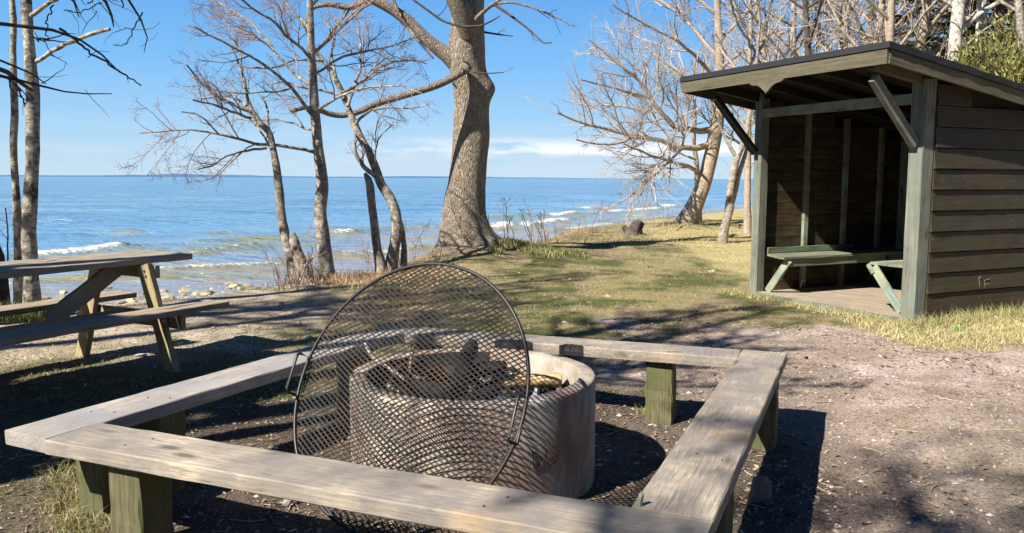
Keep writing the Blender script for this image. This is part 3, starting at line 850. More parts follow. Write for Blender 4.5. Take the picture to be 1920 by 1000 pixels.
def log_thing(name, label, a, b, r, mat, endmat=None, group=None, cat='firewood', k=12, split=False):
    a = np.array(a, float); b = np.array(b, float)
    o = thing(name, label, cat, a, 0, group)
    n = 14; P = a + (b - a) * np.linspace(0, 1, n)[:, None]
    P = P + 0.12 * r * np.stack([fbm(np.linspace(0, 3, n), np.zeros(n), s=int(r * 1000) + j, o=2) for j in range(3)], 1)
    g = Geo(); th = np.linspace(0, 2 * np.pi, k, endpoint=False)
    T = un(b - a); X = un(np.cross(T, [0, 0, 1])); Y = np.cross(X, T)
    V = []
    for j, p in enumerate(P):
        rad = r * (1 + 0.35 * fbm(np.cos(th) * 1.5 + j * 0.6, np.sin(th) * 1.5 + j * .2, s=11 + int(r * 500), o=3)) * (0.75 + 0.25 * min(1, min(j, n - 1 - j) / 1.5))
        if split: rad = rad * np.where(np.sin(th) > 0.3, 0.62 / np.maximum(np.sin(th) + .25, 0.6), 1)
        V.append(p + rad[:, None] * (np.cos(th)[:, None] * X + np.sin(th)[:, None] * Y))
    V = np.array(V).reshape(-1, 3); V = np.vstack([V, P[0], P[-1]])
    i = np.arange(n - 1)[:, None] * k; kk = np.arange(k)[None]
    Q = np.stack([i + kk, i + (kk + 1) % k, i + k + (kk + 1) % k, i + k + kk], -1).reshape(-1, 4)
    link('bark', mesh_np('bark', V[:-2], Q, mat, True), o)
    k1 = np.arange(k); e0 = np.stack([(k1 + 1) % k, k1, np.full(k, k)], 1)
    V0 = np.vstack([V[:k], P[0]]); V1 = np.vstack([V[(n - 1) * k:n * k], P[-1]])
    link('cut_end', mesh_np('end', V0, e0, endmat or mat), o); link('cut_end', mesh_np('end', V1, e0[:, ::-1], endmat or mat), o)
    return o
M_split = wood('fresh_split_wood', (0.42, 0.27, 0.12), (0.62, 0.45, 0.24), (0.15, 0.08, 0.04), knots=False)
fz = 0.36
log_thing('split_log', 'yellow split log lying on the ash at the right inside the fire ring', (FIRE[0] + 0.12, FIRE[1] + 0.20, 0.44), (FIRE[0] + 0.46, FIRE[1] + 0.16, 0.45), 0.05, M_split, M_split, split=True)
log_thing('charred_log', 'thick blackened log standing out of the middle of the fire ring', (FIRE[0] - 0.10, FIRE[1] - 0.12, 0.38), (FIRE[0] - 0.02, FIRE[1] + 0.24, 0.62), 0.045, M_char, M_char, 'charred logs in the fire ring')
log_thing('charred_log', 'short charred log lying in the charcoal left of the upright blackened log', (FIRE[0] - 0.36, FIRE[1] + 0.05, 0.42), (FIRE[0] - 0.08, FIRE[1] - 0.18, 0.46), 0.05, M_char, M_char, 'charred logs in the fire ring')
log_thing('charred_log', 'thin charred log leaning across the back of the fire ring', (FIRE[0] - 0.25, FIRE[1] + 0.3, 0.44), (FIRE[0] + 0.16, FIRE[1] + 0.12, 0.52), 0.04, M_char, M_char, 'charred logs in the fire ring')
log_thing('charred_log', 'small burnt log end in front of the upright blackened log', (FIRE[0] - 0.05, FIRE[1] - 0.28, 0.42), (FIRE[0] + 0.12, FIRE[1] - 0.12, 0.46), 0.036, M_char, M_char, 'charred logs in the fire ring')
# rusty curved sheet and rods at the ring's left
t = thing('rusty_fire_pan', 'rusty curved steel pan leaning on the left inside of the fire ring', 'fire pan', (FIRE[0] - 0.25, FIRE[1] + 0.12, 0.34))
n = 20; V = []; 
for j in range(n + 1):
    a = math.pi * (0.05 + 0.9 * j / n)
    for s_, rr_ in ((0.0, 0.17), (0.5, 0.165), (1.0, 0.15)):
        V.append((FIRE[0] - 0.30 + math.cos(a) * rr_ * 0.9 + 0.03 * s_, FIRE[1] + 0.16 + s_ * 0.12 - 0.05 * math.sin(a), 0.36 + math.sin(a) * rr_ * 1.15))
Q = [(j * 3 + q_, j * 3 + q_ + 1, j * 3 + q_ + 4, j * 3 + q_ + 3) for j in range(n) for q_ in range(2)]
link('curved_sheet', mesh_np('sheet', np.array(V), np.array(Q), M_rust, True), t)
g = Geo(); g.tube([V[j * 3] for j in range(n + 1)], 0.008, 6); link('rim', g.mesh('rim', M_rust, True), t)
t = thing('fire_poker', 'pale ash-covered iron rod lying diagonally in the left of the fire ring', 'poker', aty(690, 650, 4.3))
g = Geo(); P_ = np.array([aty(684, 645, 4.25), aty(700, 672, 4.1), aty(735, 694, 3.95), aty(760, 712, 3.8)]); g.tube(P_, 0.009, 8)
link('rod', g.mesh('rod', simple('ashy_iron', (0.32, 0.28, 0.24)), True), t)
t = thing('iron_stake', 'short upright iron stake with hooked end inside the fire ring', 'stake', aty(771, 690, 4.1))
g = Geo(); g.tube([aty(768, 700, 4.05), aty(770, 680, 4.08), aty(775, 655, 4.1), aty(778, 636, 4.1), aty(774, 632, 4.1)], 0.008, 8)
link('stake_rod', g.mesh('rod', simple('rusty_iron', (0.25, 0.17, 0.12)), True), t)

# ------------------------------------------------------------------ round grill grate leaning on the ring
Gc = np.array([-0.474, 3.603, 0.551]); GR = 0.615; gaz, gti = -0.542, 0.462
gn = np.array([math.sin(gaz) * math.cos(gti), -math.cos(gaz) * math.cos(gti), math.sin(gti)])
ga = np.array([math.cos(gaz), math.sin(gaz), 0]); gb = np.cross(gn, ga); gb = gb if gb[2] > 0 else -gb
Gc = Gc + gn * 0.004
t = thing('grill_grate', 'large round black mesh grill grate with two loop handles, leaning on fire ring', 'grill grate', Gc - gb * GR)
g = Geo()
cw, chh = 0.0425, 0.0235           # diamond width and height
slope = chh / cw
d1 = un(np.array([1, slope])); d2 = un(np.array([1, -slope]))
for dv in (d1, d2):
    nv = np.array([-dv[1], dv[0]]); pitch = cw * chh / math.hypot(cw, chh)
    K = int(GR / pitch) + 1
    for k in range(-K, K + 1):
        s_ = k * pitch
        if abs(s_) >= GR - 0.003: continue
        h = math.sqrt((GR - 0.002) ** 2 - s_ * s_)
        seg = 9
        u = np.linspace(-h, h, seg)
        wob = 0.0012 * np.sin(u * 9 + k)
        p2 = nv[None] * (s_ + wob)[:, None] + dv[None] * u[:, None]
        warp = 0.022 * fbm(p2[:, 0] * 3, p2[:, 1] * 3, s=3, o=2)
        P = Gc + p2[:, :1] * ga + p2[:, 1:] * gb + warp[:, None] * gn
        side_ = nv[0] * ga + nv[1] * gb
        tilt = un(side_ * 0.9 + gn * (0.45 if dv is d1 else -0.45)); oth = np.cross(un(P[-1] - P[0]), tilt)
        hw, ht = 0.0027, 0.0011
        V = np.stack([P + tilt * hw + oth * ht, P - tilt * hw + oth * ht, P - tilt * hw - oth * ht, P + tilt * hw - oth * ht], 1).reshape(-1, 3)
        i = np.arange(seg - 1)[:, None] * 4; kk = np.arange(4)[None]
        g.add(V, np.stack([i + kk, i + (kk + 1) % 4, i + 4 + (kk + 1) % 4, i + 4 + kk], -1).reshape(-1, 4))
link('expanded_mesh', g.mesh('mesh', M_grate), t)
g = Geo(); th = np.linspace(0, 2 * np.pi, 121)
P = Gc + GR * (np.cos(th)[:, None] * ga + np.sin(th)[:, None] * gb); g.tube(P, 0.0085, 8)
link('rim', g.mesh('rim', M_iron, True), t)
for s_ in (-1, 1):
    g = Geo(); hh = 0.095; ou = 0.078
    ctr = Gc + s_ * GR * ga
    a0 = ctr - gb * hh; a1 = ctr + gb * hh
    if s_ > 0: a0 = a0 - gb * 0.03; a1 = a1 - gb * 0.03
    rr_ = 0.018
    pts = [a0, a0 + gn * (ou - rr_), a0 + gn * (ou - rr_ * .3) + gb * rr_ * .3, a0 + gn * ou + gb * rr_, a1 + gn * ou - gb * rr_, a1 + gn * (ou - rr_ * .3) - gb * rr_ * .3, a1 + gn * (ou - rr_), a1, a0]
    g.tube(pts, 0.0068, 8); link('handle', g.mesh('handle', M_iron, True), t)

# ------------------------------------------------------------------ picnic table
ang = R(28); tt = np.array([math.sin(ang), math.cos(ang), 0]); tn = np.array([math.cos(ang), -math.sin(ang), 0])
Pf = onz(325, 697, 0)                # foot of the near right leg
K = np.array([0, 0, 1.0])
def TP(s, n, z): return Pf + tt * s + tn * n + K * z
tb = thing('picnic_table', 'grey wooden picnic table with attached benches and splayed legs near the water', 'picnic table', (Pf[0], Pf[1], 0))
top = 0.865; tth = 0.047
end_s = float(np.dot(onz(361, 476, top) - Pf, tt)); near_n = float(np.dot(onz(361, 476, top) - Pf, tn))
seat_z = 0.50; e2 = onz(430, 565, seat_z); seat_s = float(np.dot(e2 - Pf, tt)); seat_n = float(np.dot(e2 - Pf, tn))
SPAN = 1.11; midn = -SPAN / 2 - 0.0
topw = 2 * (near_n - midn); topw = max(topw, 0.7)
nb = 5; bw = topw / nb
LEN = 2.4
for i in range(nb):
    n0 = near_n - bw * (i + 0.5)
    plank('table_board', TP(end_s - LEN - 0.02 * (i % 2), n0, top - tth / 2), TP(end_s + (0.01 if i % 2 else 0), n0, top - tth / 2), bw - 0.006, tth, M_table, tb, seg=20)
far_edge = midn - (seat_n - midn)
for sgn, base in ((-1, seat_n), (1, far_edge)):
    for j in range(2):
        n0 = base + sgn * (0.06 + j * 0.135)
        plank('seat_board', TP(seat_s - LEN + 0.1, n0, seat_z - 0.0235), TP(seat_s - 0.01 * j, n0, seat_z - 0.0235), 0.12, 0.046, M_table, tb, seg=20)
def legset(s):
    for sg in (1, -1):
        foot = midn + sg * SPAN / 2; tipn = midn + sg * 0.28
        o = plank('leg', TP(s, foot, -0.03), TP(s, tipn, top - tth - 0.004), 0.125, 0.05, M_leg, tb, up=tt, seg=8, ch=0.005)
        # second leg board behind, set back
    plank('table_cleat', TP(s + 0.05, midn - 0.36, top - tth - 0.055), TP(s + 0.05, midn + 0.36, top - tth - 0.055), 0.10, 0.045, M_table, tb, up=tt, seg=4)
    plank('seat_beam', TP(s + 0.05, far_edge + 0.05, seat_z - 0.047 - 0.062), TP(s + 0.05, seat_n - 0.05, seat_z - 0.047 - 0.062), 0.115, 0.045, M_leg, tb, up=tt, seg=6)
    for (nn_, z_) in ((midn + 0.30, top - 0.085), (midn + 0.315, top - 0.125), (midn - 0.30, top - 0.085), (seat_n - 0.165, seat_z - 0.10), (far_edge + 0.165, seat_z - 0.10)):
        g = Geo(); c = TP(s - 0.027, nn_, z_); g.tube([c + tt * 0.004, c - tt * 0.010], 0.012, 8)
        th = np.linspace(0, 2 * np.pi, 8, endpoint=False); ring = c - tt * 0.010 + 0.012 * (np.cos(th)[:, None] * tn + np.sin(th)[:, None] * K)
        g.add(np.vstack([ring, c - tt * 0.014]), None, [[j, (j + 1) % 8, 8] for j in range(8)])
        link('bolt', g.mesh('bolt', M_bolt, True), tb)
legset(0.0)
legset(-1.75)
plank('stretcher', TP(-1.8, midn, seat_z - 0.10), TP(0.02, midn, seat_z - 0.10), 0.10, 0.046, M_table, tb, up=tn, seg=6)
plank('brace', TP(-0.62, midn, seat_z - 0.06), TP(-0.03, midn, top - tth - 0.03), 0.13, 0.048, M_table, tb, up=tn, seg=6)
plank('brace', TP(-1.15, midn, seat_z - 0.06), TP(-1.72, midn, top - tth - 0.03), 0.13, 0.048, M_table, tb, up=tn, seg=6)

# ------------------------------------------------------------------ shelter
SO = onz(1712, 607, 0); sa = R(26)
su = np.array([-math.sin(sa), math.cos(sa), 0]); sw = np.array([math.cos(sa), math.sin(sa), 0])
def SP(u, w, z): return SO + su * u + sw * w + K * z
sh = thing('shelter', 'open-fronted dark wooden lean-to shelter with green posts and sloping felt roof', 'shelter', (SO[0], SO[1], 0))
DEP = 2.7; WID = 2.42; SLP = -0.147; RT = 2.805; OV = 0.80; BU = 0.19; LU = 0.53
def roof_z(w): return RT + SLP * (w + OV)
# floor
for i in range(14):
    w0 = 0.02 + i * 0.19
    if w0 + .19 > DEP: break
    plank('floor_board', SP(0.06, w0 + 0.095, 0.02), SP(WID - 0.03, w0 + 0.095, 0.02), 0.185, 0.04, M_floor, sh, seg=4)
plank('sill_beam', SP(0.19, -0.03, -0.02), SP(WID + 0.02, -0.03, -0.02), 0.09, 0.12, M_green, sh, seg=10)
# posts
plank('corner_post', SP(0.085, 0.085, -0.15), SP(0.085, 0.085, roof_z(0.085) - 0.15), 0.17, 0.17, M_green, sh, up=sw, seg=10, ch=0.008)
plank('corner_post', SP(WID + 0.02, 0.085, -0.15), SP(WID + 0.02, 0.085, roof_z(0.085) - 0.15), 0.13, 0.13, M_green, sh, up=sw, seg=10, ch=0.006)
for u_ in (0.07, WID - 0.06): plank('corner_post', SP(u_, DEP, -0.1), SP(u_, DEP, roof_z(DEP) - 0.13), 0.12, 0.12, M_green, sh, up=sw, seg=4)
# header and its rafters
plank('header_beam', SP(0.172, 0.05, 2.335), SP(WID - 0.05, 0.05, 2.335), 0.11, 0.07, M_stud, sh, up=sw, seg=10)
plank('back_plate', SP(0, DEP - .07, roof_z(DEP) - 0.2), SP(WID, DEP - .07, roof_z(DEP) - 0.2), 0.07, 0.10, M_inner, sh, seg=3)
for u_ in (0.085, WID + 0.02):
    plank('rafter', SP(u_, -OV + 0.12, roof_z(-OV + 0.12) - 0.155), SP(u_, -0.005, roof_z(-0.005) - 0.155), 0.07, 0.11, M_fascia if u_ < 1 else M_inner, sh, seg=6)
for u_ in (0.7, 1.25, 1.8):
    plank('rafter', SP(u_, -OV + 0.06, roof_z(-OV + 0.06) - 0.145), SP(u_, DEP, roof_z(DEP) - 0.145), 0.06, 0.09, M_inner, sh, seg=6)
plank('brace', SP(0.085, -0.02, 1.86), SP(0.085, -0.66, 2.50), 0.07, 0.10, M_green, sh, up=(0, 0, 1), seg=6)
plank('brace', SP(WID + 0.02, -0.02, 1.84), SP(WID + 0.02, -0.68, 2.50), 0.06, 0.09, M_inner, sh, up=(0, 0, 1), seg=6)
# roof deck boards, felt, fascias
nd = 20
W0, W1 = -OV + 0.03, DEP + 0.35
for i in range(nd):
    wa = W0 + (W1 - W0) * i / nd; wb = W0 + (W1 - W0) * (i + 1) / nd; wm_ = (wa + wb) / 2
    plank('deck_board', SP(-BU + 0.03, wm_, roof_z(wm_) - 0.085), SP(WID + LU - 0.03, wm_, roof_z(wm_) - 0.085), (wb - wa) * 1.0 - 0.008, 0.024, M_inner, sh, up=np.array(K) - sw * SLP, seg=3)
plank('roofing_felt', SP((WID + LU - BU) / 2, -OV - 0.02, roof_z(-OV - 0.02) - 0.034), SP((WID + LU - BU) / 2, W1 + 0.04, roof_z(W1 + 0.04) - 0.034), WID + LU + BU + 0.07, 0.068, M_felt, sh, seg=30, ch=0.006, jit=0.003)
fz_ = roof_z(-OV) - 0.070 - 0.068
# front fascia with carved drop
n = 120; us = np.linspace(-BU - 0.002, WID + LU + 0.002, n)
def drop(u):
    c = 1.42; x = abs(u - c) / 0.27
    if x >= 1: return 0
    if x < 0.62: return 0.105 * (1 - x / 0.62) ** 1.6 + 0.035
    return 0.035 * math.sqrt(max(0, 1 - ((x - 0.62) / 0.38) ** 2))
us = np.unique(np.concatenate([us, [1.42 - 0.27, 1.42 + .27, 1.42]])); V = []
for u_ in us:
    for w_ in (-OV - 0.014, -OV + 0.014):
        V.append(SP(u_, w_, fz_ + 0.067)); V.append(SP(u_, w_, fz_ - 0.067 - drop(u_)))
V = np.array(V); Q = []
for j in range(len(us) - 1):
    a = j * 4; Q += [(a + 1, a + 5, a + 4, a), (a + 2, a + 6, a + 7, a + 3), (a + 3, a + 7, a + 5, a + 1), (a, a + 4, a + 6, a + 2)]
Q += [(0, 2, 3, 1)]; a = (len(us) - 1) * 4; Q += [(a, a + 1, a + 3, a + 2)]
Mf = frame_mat(SP(1.2, -OV, fz_), -su, K)
Vl = (np.array(Mf.inverted()) @ np.vstack([V.T, np.ones(len(V))]))[:3].T
link('front_fascia', mesh_np('fascia', Vl, np.array(Q), M_fascia), sh, Mf)
for u_ in (-BU, WID + LU):
    plank('side_fascia', SP(u_, -OV + 0.018, roof_z(-OV + 0.018) - 0.070 - 0.066), SP(u_, W1, roof_z(W1) - 0.070 - 0.066), 0.028, 0.132, M_fascia, sh, seg=16)
# walls: lapped boards
side_boards = []
def wall(name, f0, f1, outn, topf, pitch=0.2185, bh=0.212, z0=0.083 - 0.2185, mat=M_siding, th_=0.028, lap=0.022, stagger=0):
    """f0,f1: (u,w) wall line start/end on the floor"""
    k = 0
    while True:
        zb = z0 + k * pitch; zt = zb + bh
        if zb > 2.6: break
        p0 = np.array(SP(*f0, 0)); p1 = np.array(SP(*f1, 0))
        L = np.linalg.norm(p1 - p0); d = (p1 - p0) / L
        # cut the board where the roof comes down
        ts = np.linspace(0, 1, 41); ok = [t_ for t_ in ts if topf(t_) > zt + 0.0]
        if not ok: 
            k += 1; break
        t1 = max(ok); t0 = min(ok)
        a = p0 + d * L * t0 + K * (zb + zt) / 2; b = p0 + d * L * t1 + K * (zb + zt) / 2
        up = np.array(outn) + K * (lap / bh)
        bo = plank(name, a + np.array(outn) * th_ / 2, b + np.array(outn) * th_ / 2, bh, th_, mat, sh, up=up, seg=14, ch=0.005, jit=0.0012)
        if name == 'wall_board' and f0[0] < 1:
            bo['row'] = k; side_boards.append(bo)
            Lb = np.linalg.norm(b - a); un_ = (b - a) / Lb; upn = up / np.linalg.norm(up)
            for e_ in (0.05, 0.62, 1.24, 1.86):
                if e_ < Lb:
                    for q_ in (-0.055, 0.05): fixing('nail', bo, a + un_ * e_ + np.array(outn) * (th_ / 2) + upn * (th_ / 2 + 0.0006) + K * q_ - np.array(outn) * q_ * lap / bh, upn, 0.0065, M_screw)
        k += 1
wall('wall_board', (0.012, 0.175), (0.012, DEP + 0.05), -su, lambda t: roof_z(0.175 + t * (DEP - .175)) - 0.10)
# thin backing so no daylight comes through the gaps
def backing(name, f0, f1, z1a, z1b, mat, off):
    p = [SP(*f0, -0.05), SP(*f1, -0.05), SP(*f1, z1b), SP(*f0, z1a)]
    off = np.array(off) * 0.012
    V = np.array([q_ for q_ in p] + [q_ + off for q_ in p])
    Q = [(0, 1, 2, 3), (7, 6, 5, 4), (0, 4, 5, 1), (1, 5, 6, 2), (2, 6, 7, 3), (3, 7, 4, 0)]
    link(name, mesh_np(name, V, np.array(Q), mat), sh)
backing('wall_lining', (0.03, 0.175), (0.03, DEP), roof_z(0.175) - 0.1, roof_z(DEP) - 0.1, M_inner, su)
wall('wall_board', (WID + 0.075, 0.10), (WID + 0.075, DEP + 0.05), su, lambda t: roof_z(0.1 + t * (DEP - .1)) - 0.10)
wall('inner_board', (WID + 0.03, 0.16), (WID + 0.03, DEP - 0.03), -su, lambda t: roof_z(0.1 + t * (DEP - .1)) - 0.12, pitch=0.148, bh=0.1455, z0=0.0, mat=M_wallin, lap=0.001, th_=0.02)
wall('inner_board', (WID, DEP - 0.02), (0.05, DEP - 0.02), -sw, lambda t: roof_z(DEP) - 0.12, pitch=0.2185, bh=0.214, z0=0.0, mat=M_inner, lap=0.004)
backing('back_wall', (WID + .05, DEP + 0.06), (0.02, DEP + 0.06), roof_z(DEP) - 0.085, roof_z(DEP) - 0.085, M_siding, sw)
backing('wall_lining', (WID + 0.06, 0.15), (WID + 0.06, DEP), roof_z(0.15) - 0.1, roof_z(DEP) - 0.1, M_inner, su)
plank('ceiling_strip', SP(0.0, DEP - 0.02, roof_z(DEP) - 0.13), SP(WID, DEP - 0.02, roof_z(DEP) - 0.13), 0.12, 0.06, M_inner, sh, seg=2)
def locw(x, y, u0):
    d = ray(x, y); o = np.array([0, 0, CAM_H]); t_ = (u0 - (o - SO) @ su) / (d @ su); q_ = o + d * t_ - SO
    return float(q_ @ sw), float(q_[2])
ui = WID - 0.005
for xx in (1510, 1582, 1647):
    w_, _ = locw(xx, 380, ui)
    plank('stud', SP(ui, w_, 0.04), SP(ui, w_, roof_z(w_) - 0.14), 0.075, 0.06, M_stud, sh, up=su, seg=8)
for w_ in (0.9, 1.8): plank('stud', SP(0.07, w_, 0.04), SP(0.07, w_, roof_z(w_) - 0.14), 0.075, 0.05, M_inner, sh, up=su, seg=4)
# left seat (along the left wall)
sz = 0.515
for j in range(4):
    u_ = WID - 0.07 - 0.122 * j
    plank('seat_board', SP(u_, 0.20 - 0.05 * j, sz), SP(u_, DEP - 0.2, sz), 0.117, 0.03, M_seatg, sh, seg=8)
plank('seat_apron', SP(WID - 0.46, 0.14, sz - 0.065), SP(WID - 0.46, DEP - .25, sz - 0.065), 0.03, 0.095, M_seatg, sh, seg=8)
plank('seat_brace', SP(WID - 0.47, 0.15, sz - 0.03), SP(WID - 0.12, 0.15, 0.05), 0.10, 0.035, M_teal, sh, up=sw, seg=5)
plank('seat_brace', SP(WID - 0.47, 1.9, sz - 0.03), SP(WID - 0.12, 1.9, 0.05), 0.10, 0.035, M_inner, sh, up=sw, seg=5)
plank('seat_back_board', SP(WID - 0.035, 0.20, sz + 0.06), SP(WID - 0.035, 1.75, sz + 0.06), 0.03, 0.075, M_seatg, sh, seg=6)
# right seat (along the right wall)
sr = 0.555
for j in range(6):
    u_ = 0.115 + 0.124 * j
    plank('seat_board', SP(u_, 0.24, sr), SP(u_, DEP - 0.2, sr), 0.119, 0.03, M_teal if j == 5 else M_seatg, sh, seg=8)
plank('seat_apron', SP(0.74, 0.28, sr - 0.055), SP(0.74, DEP - .25, sr - 0.055), 0.03, 0.075, M_inner, sh, seg=8)
plank('seat_brace', SP(0.72, 0.22, sr - 0.04), SP(0.33, 0.22, 0.06), 0.10, 0.035, M_teal, sh, up=sw, seg=5)
plank('seat_bracket', SP(0.78, 0.20, sr - 0.015), SP(0.70, 0.20, sr - 0.11), 0.045, 0.03, M_teal, sh, up=sw, seg=2)
# scratched letters on the outer wall
def on_wall(x, y):
    w_, z_ = locw(x, y, -0.022); return SP(-0.022, w_, z_)
g = Geo()
for pts in ([(1836, 521), (1837, 541)], [(1834, 523), (1839, 519)], [(1846, 526), (1847, 542)], [(1846, 526), (1855, 523)], [(1846, 534), (1854, 532)], [(1847, 542), (1856, 539)]):
    g.tube([on_wall(*p) for p in pts], 0.0028, 4)
link('scratched_letters', g.mesh('scratch', M_scratch), side_boards[2])

# ------------------------------------------------------------------ trees
def resample(P, r, m):
    P = np.asarray(P, float); r = np.asarray(r, float)
    L = np.r_[0, np.cumsum(np.linalg.norm(np.diff(P, axis=0), axis=1))]
    u = np.linspace(0, L[-1], m)
    # smooth (Catmull-like) by interpolating then relaxing
    Q = np.stack([np.interp(u, L, P[:, i]) for i in range(3)], 1); rr = np.interp(u, L, r)
    for _ in range(2): Q[1:-1] = 0.25 * Q[:-2] + 0.5 * Q[1:-1] + 0.25 * Q[2:]
    return Q, rr
def lengths(P): return np.linalg.norm(np.diff(P, axis=1), axis=2).sum(1)
def grow(P, Rr, spacing, ratio, ang, m, up, wander, rr, rmin, tmin=0.2, lmin=0.1, lmax=9, taper=0.35, flat=None):
    """children of parent polylines: P (n,k,3), R (n,k)"""
    if len(P) == 0: return P[:, :m], Rr[:, :m]
    L = lengths(P); cnt = np.maximum(1, rr.poisson(L / spacing)); idx = np.repeat(np.arange(len(P)), cnt)
    n = len(idx); k = P.shape[1]
    t = tmin + (1 - tmin) * rr.random(n) ** 0.85
    f = t * (k - 1); i0 = np.minimum(f.astype(int), k - 2); fr = f - i0
    p0 = P[idx, i0] * (1 - fr)[:, None] + P[idx, i0 + 1] * fr[:, None]
    tg = P[idx, i0 + 1] - P[idx, i0]; tg /= np.linalg.norm(tg, axis=1, keepdims=True) + 1e-9
    r0 = Rr[idx, i0] * (1 - fr) + Rr[idx, i0 + 1] * fr
    rv = rr.normal(size=(n, 3))
    if flat is not None: rv = rv * np.array(flat)
    pr = rv - (rv * tg).sum(1, keepdims=True) * tg; pr /= np.linalg.norm(pr, axis=1, keepdims=True) + 1e-9
    a = R(ang) * (0.7 + 0.6 * rr.random(n)); d = tg * np.cos(a)[:, None] + pr * np.sin(a)[:, None]
    ln = np.clip(L[idx] * ratio * (0.55 + 0.75 * rr.random(n)) * (1.15 - 0.75 * t), lmin, lmax)
    out = np.zeros((n, m, 3)); out[:, 0] = p0; cur = d
    for j in range(1, m):
        cur = cur + rr.normal(size=(n, 3)) * wander + np.array([0, 0, up])
        cur /= np.linalg.norm(cur, axis=1, keepdims=True)
        out[:, j] = out[:, j - 1] + cur * (ln / (m - 1))[:, None]
    rs = np.maximum(r0 * 0.55, rmin); rs = np.minimum(rs, ln * 0.02 + rmin)
    Ro = rs[:, None] * np.linspace(1, taper, m)[None]
    return out, np.maximum(Ro, rmin * 0.7)
def rough_trunk(P, r, k, seed, amp=0.06, bump=None, flare=0, m=40):
    Q, rr = resample(P, r, m)
    T = np.gradient(Q, axis=0); T /= np.linalg.norm(T, axis=1, keepdims=True)
    X = np.cross(T, [0, 1, 0.01]); X /= np.linalg.norm(X, axis=1, keepdims=True); Y = np.cross(T, X)
    th = np.linspace(0, 2 * np.pi, k, endpoint=False)
    rad = rr[:, None] * np.ones((1, k))
    hh = np.r_[0, np.cumsum(np.linalg.norm(np.diff(Q, axis=0), axis=1))]
    rad = rad * (1 + amp * fbm(np.cos(th)[None] * 1.2 + 0 * rad + seed, np.sin(th)[None] * 1.2 + 0 * rad, hh[:, None] * 1.3 / max(rr.max() * 4, .3) + 0 * rad, s=seed, o=4) * 2)
    if flare: rad = rad * (1 + flare * np.exp(-hh[:, None] / (rr[0] * 1.1)) * (0.25 + 0.75 * np.clip(np.cos(th * 5 + seed)[None], 0, 1)))
    if bump:
        for (hb, ab, s_, A) in bump:
            rad = rad + A * np.exp(-((hh[:, None] - hb) / s_) ** 2 - ((np.angle(np.exp(1j * (th[None] - ab)))) / 0.6) ** 2)
    V = Q[:, None] + rad[..., None] * (np.cos(th)[None, :, None] * X[:, None] + np.sin(th)[None, :, None] * Y[:, None])
    i = np.arange(m - 1)[:, None] * k; kk = np.arange(k)[None]
    F = np.stack([i + kk, i + k + kk, i + k + (kk + 1) % k, i + (kk + 1) % k], -1).reshape(-1, 4)
    return V.reshape(-1, 3), F, Q, rr
def px2w(pts, Y, dY=None):
    n = len(pts); out = []; rad = []
    for j, p in enumerate(pts):
        yy = Y + (0 if dY is None else dY * j / (n - 1))
        out.append(aty(p[0], p[1], yy)); rad.append(p[2] / 2 * yy / FPX if len(p) > 2 else 0)
    return np.array(out), np.array(rad)
def tree(name, label, base, trunks, limbs, seed, bark, twig=M_twig, dens=1.0, cat='tree', group=None, levels=3, amp=0.06, up=0.03, flare=0.35, top_twigs=True, bump=None, k=14, m=36, lmax=3.0, trunk_twigs=0.0, ext=None, rmin=0.0022):
    """trunks/limbs: list of (P, r); limbs carry the twigs"""
    rr = np.random.default_rng(seed)
    o = thing(name, label, cat, base, 0, group)
    seeds = []
    for j, (P, r) in enumerate(trunks):
        V, F, Q, R_ = rough_trunk(P, r, k, seed + j, amp, bump if j == 0 else None, flare, m)
        link('trunk', mesh_np('trunk', V, F, bark, True), o)
        if trunk_twigs:
            a, b = resample(Q, R_, 10); seeds.append((a, b, trunk_twigs))
    for (P, r) in limbs:
        P = np.array(P, float)
        Q, R_ = resample(P, r, 12)
        Q[1:-1] += 0.015 * lengths(Q[None])[0] * rr.normal(size=(10, 3)) * 0.4
        g = Geo(); g.tube(Q, R_, 8)
        link('branch', g.mesh('branch', bark, True), o)
        a, b = resample(Q, R_, 10); seeds.append((a, b, 1.0))
    g = Geo()
    if seeds:
        P0 = np.array([s_[0] for s_ in seeds]); R0_ = np.array([s_[1] for s_ in seeds])
        P1, R1 = grow(P0, R0_, 0.30 / dens, 0.5, 46, 8, up, 0.14, rr, rmin * 1.5, 0.15, 0.3, lmax)
        g.tubes(P1, R1, 5)
        P2, R2_ = grow(P1, R1, 0.16 / dens, 0.52, 42, 6, up, 0.16, rr, rmin * 1.05, 0.15, 0.14, lmax * 0.5)
        g.tubes(P2, R2_, 4)
        if levels > 2:
            P3, R3 = grow(P2, R2_, 0.085 / dens, 0.55, 42, 4, up, 0.2, rr, rmin * 0.8, 0.1, 0.07, lmax * .2)
            g.tubes(P3, R3, 3)
            # buds at the twig ends
            tips = P3[:, -1]; s_ = rmin * 2.0
            V = tips[:, None] + np.array([[s_, 0, 0], [-s_, 0, 0], [0, s_, 0], [0, -s_, 0], [0, 0, s_ * 1.6], [0, 0, -s_]])[None]
            bi = (np.arange(len(tips)) * 6)[:, None, None]
            Fb = np.array([[0, 2, 4], [2, 1, 4], [1, 3, 4], [3, 0, 4], [2, 0, 5], [1, 2, 5], [3, 1, 5], [0, 3, 5]])[None] + bi
            g.add(V, None, Fb.reshape(-1, 3))
        link('crown', g.mesh('crown', twig, True), o)
    return o
def limb(pts, Y, dY=0.0): return px2w(pts, Y, dY)

def root(P, zoff=0.25):
    """extend a trunk line down into the ground"""
    P = np.array(P, float); g_ = ground(P[0][0], P[0][1]); P = P.copy(); P = np.vstack([[P[0][0], P[0][1], min(g_, P[0][2]) - zoff], P]); return P
def trunk_px(pts, Y, dY=0.0):
    P, r = px2w(pts, Y, dY); P2 = root(P); return P2, np.r_[r[0] * 1.1, r]

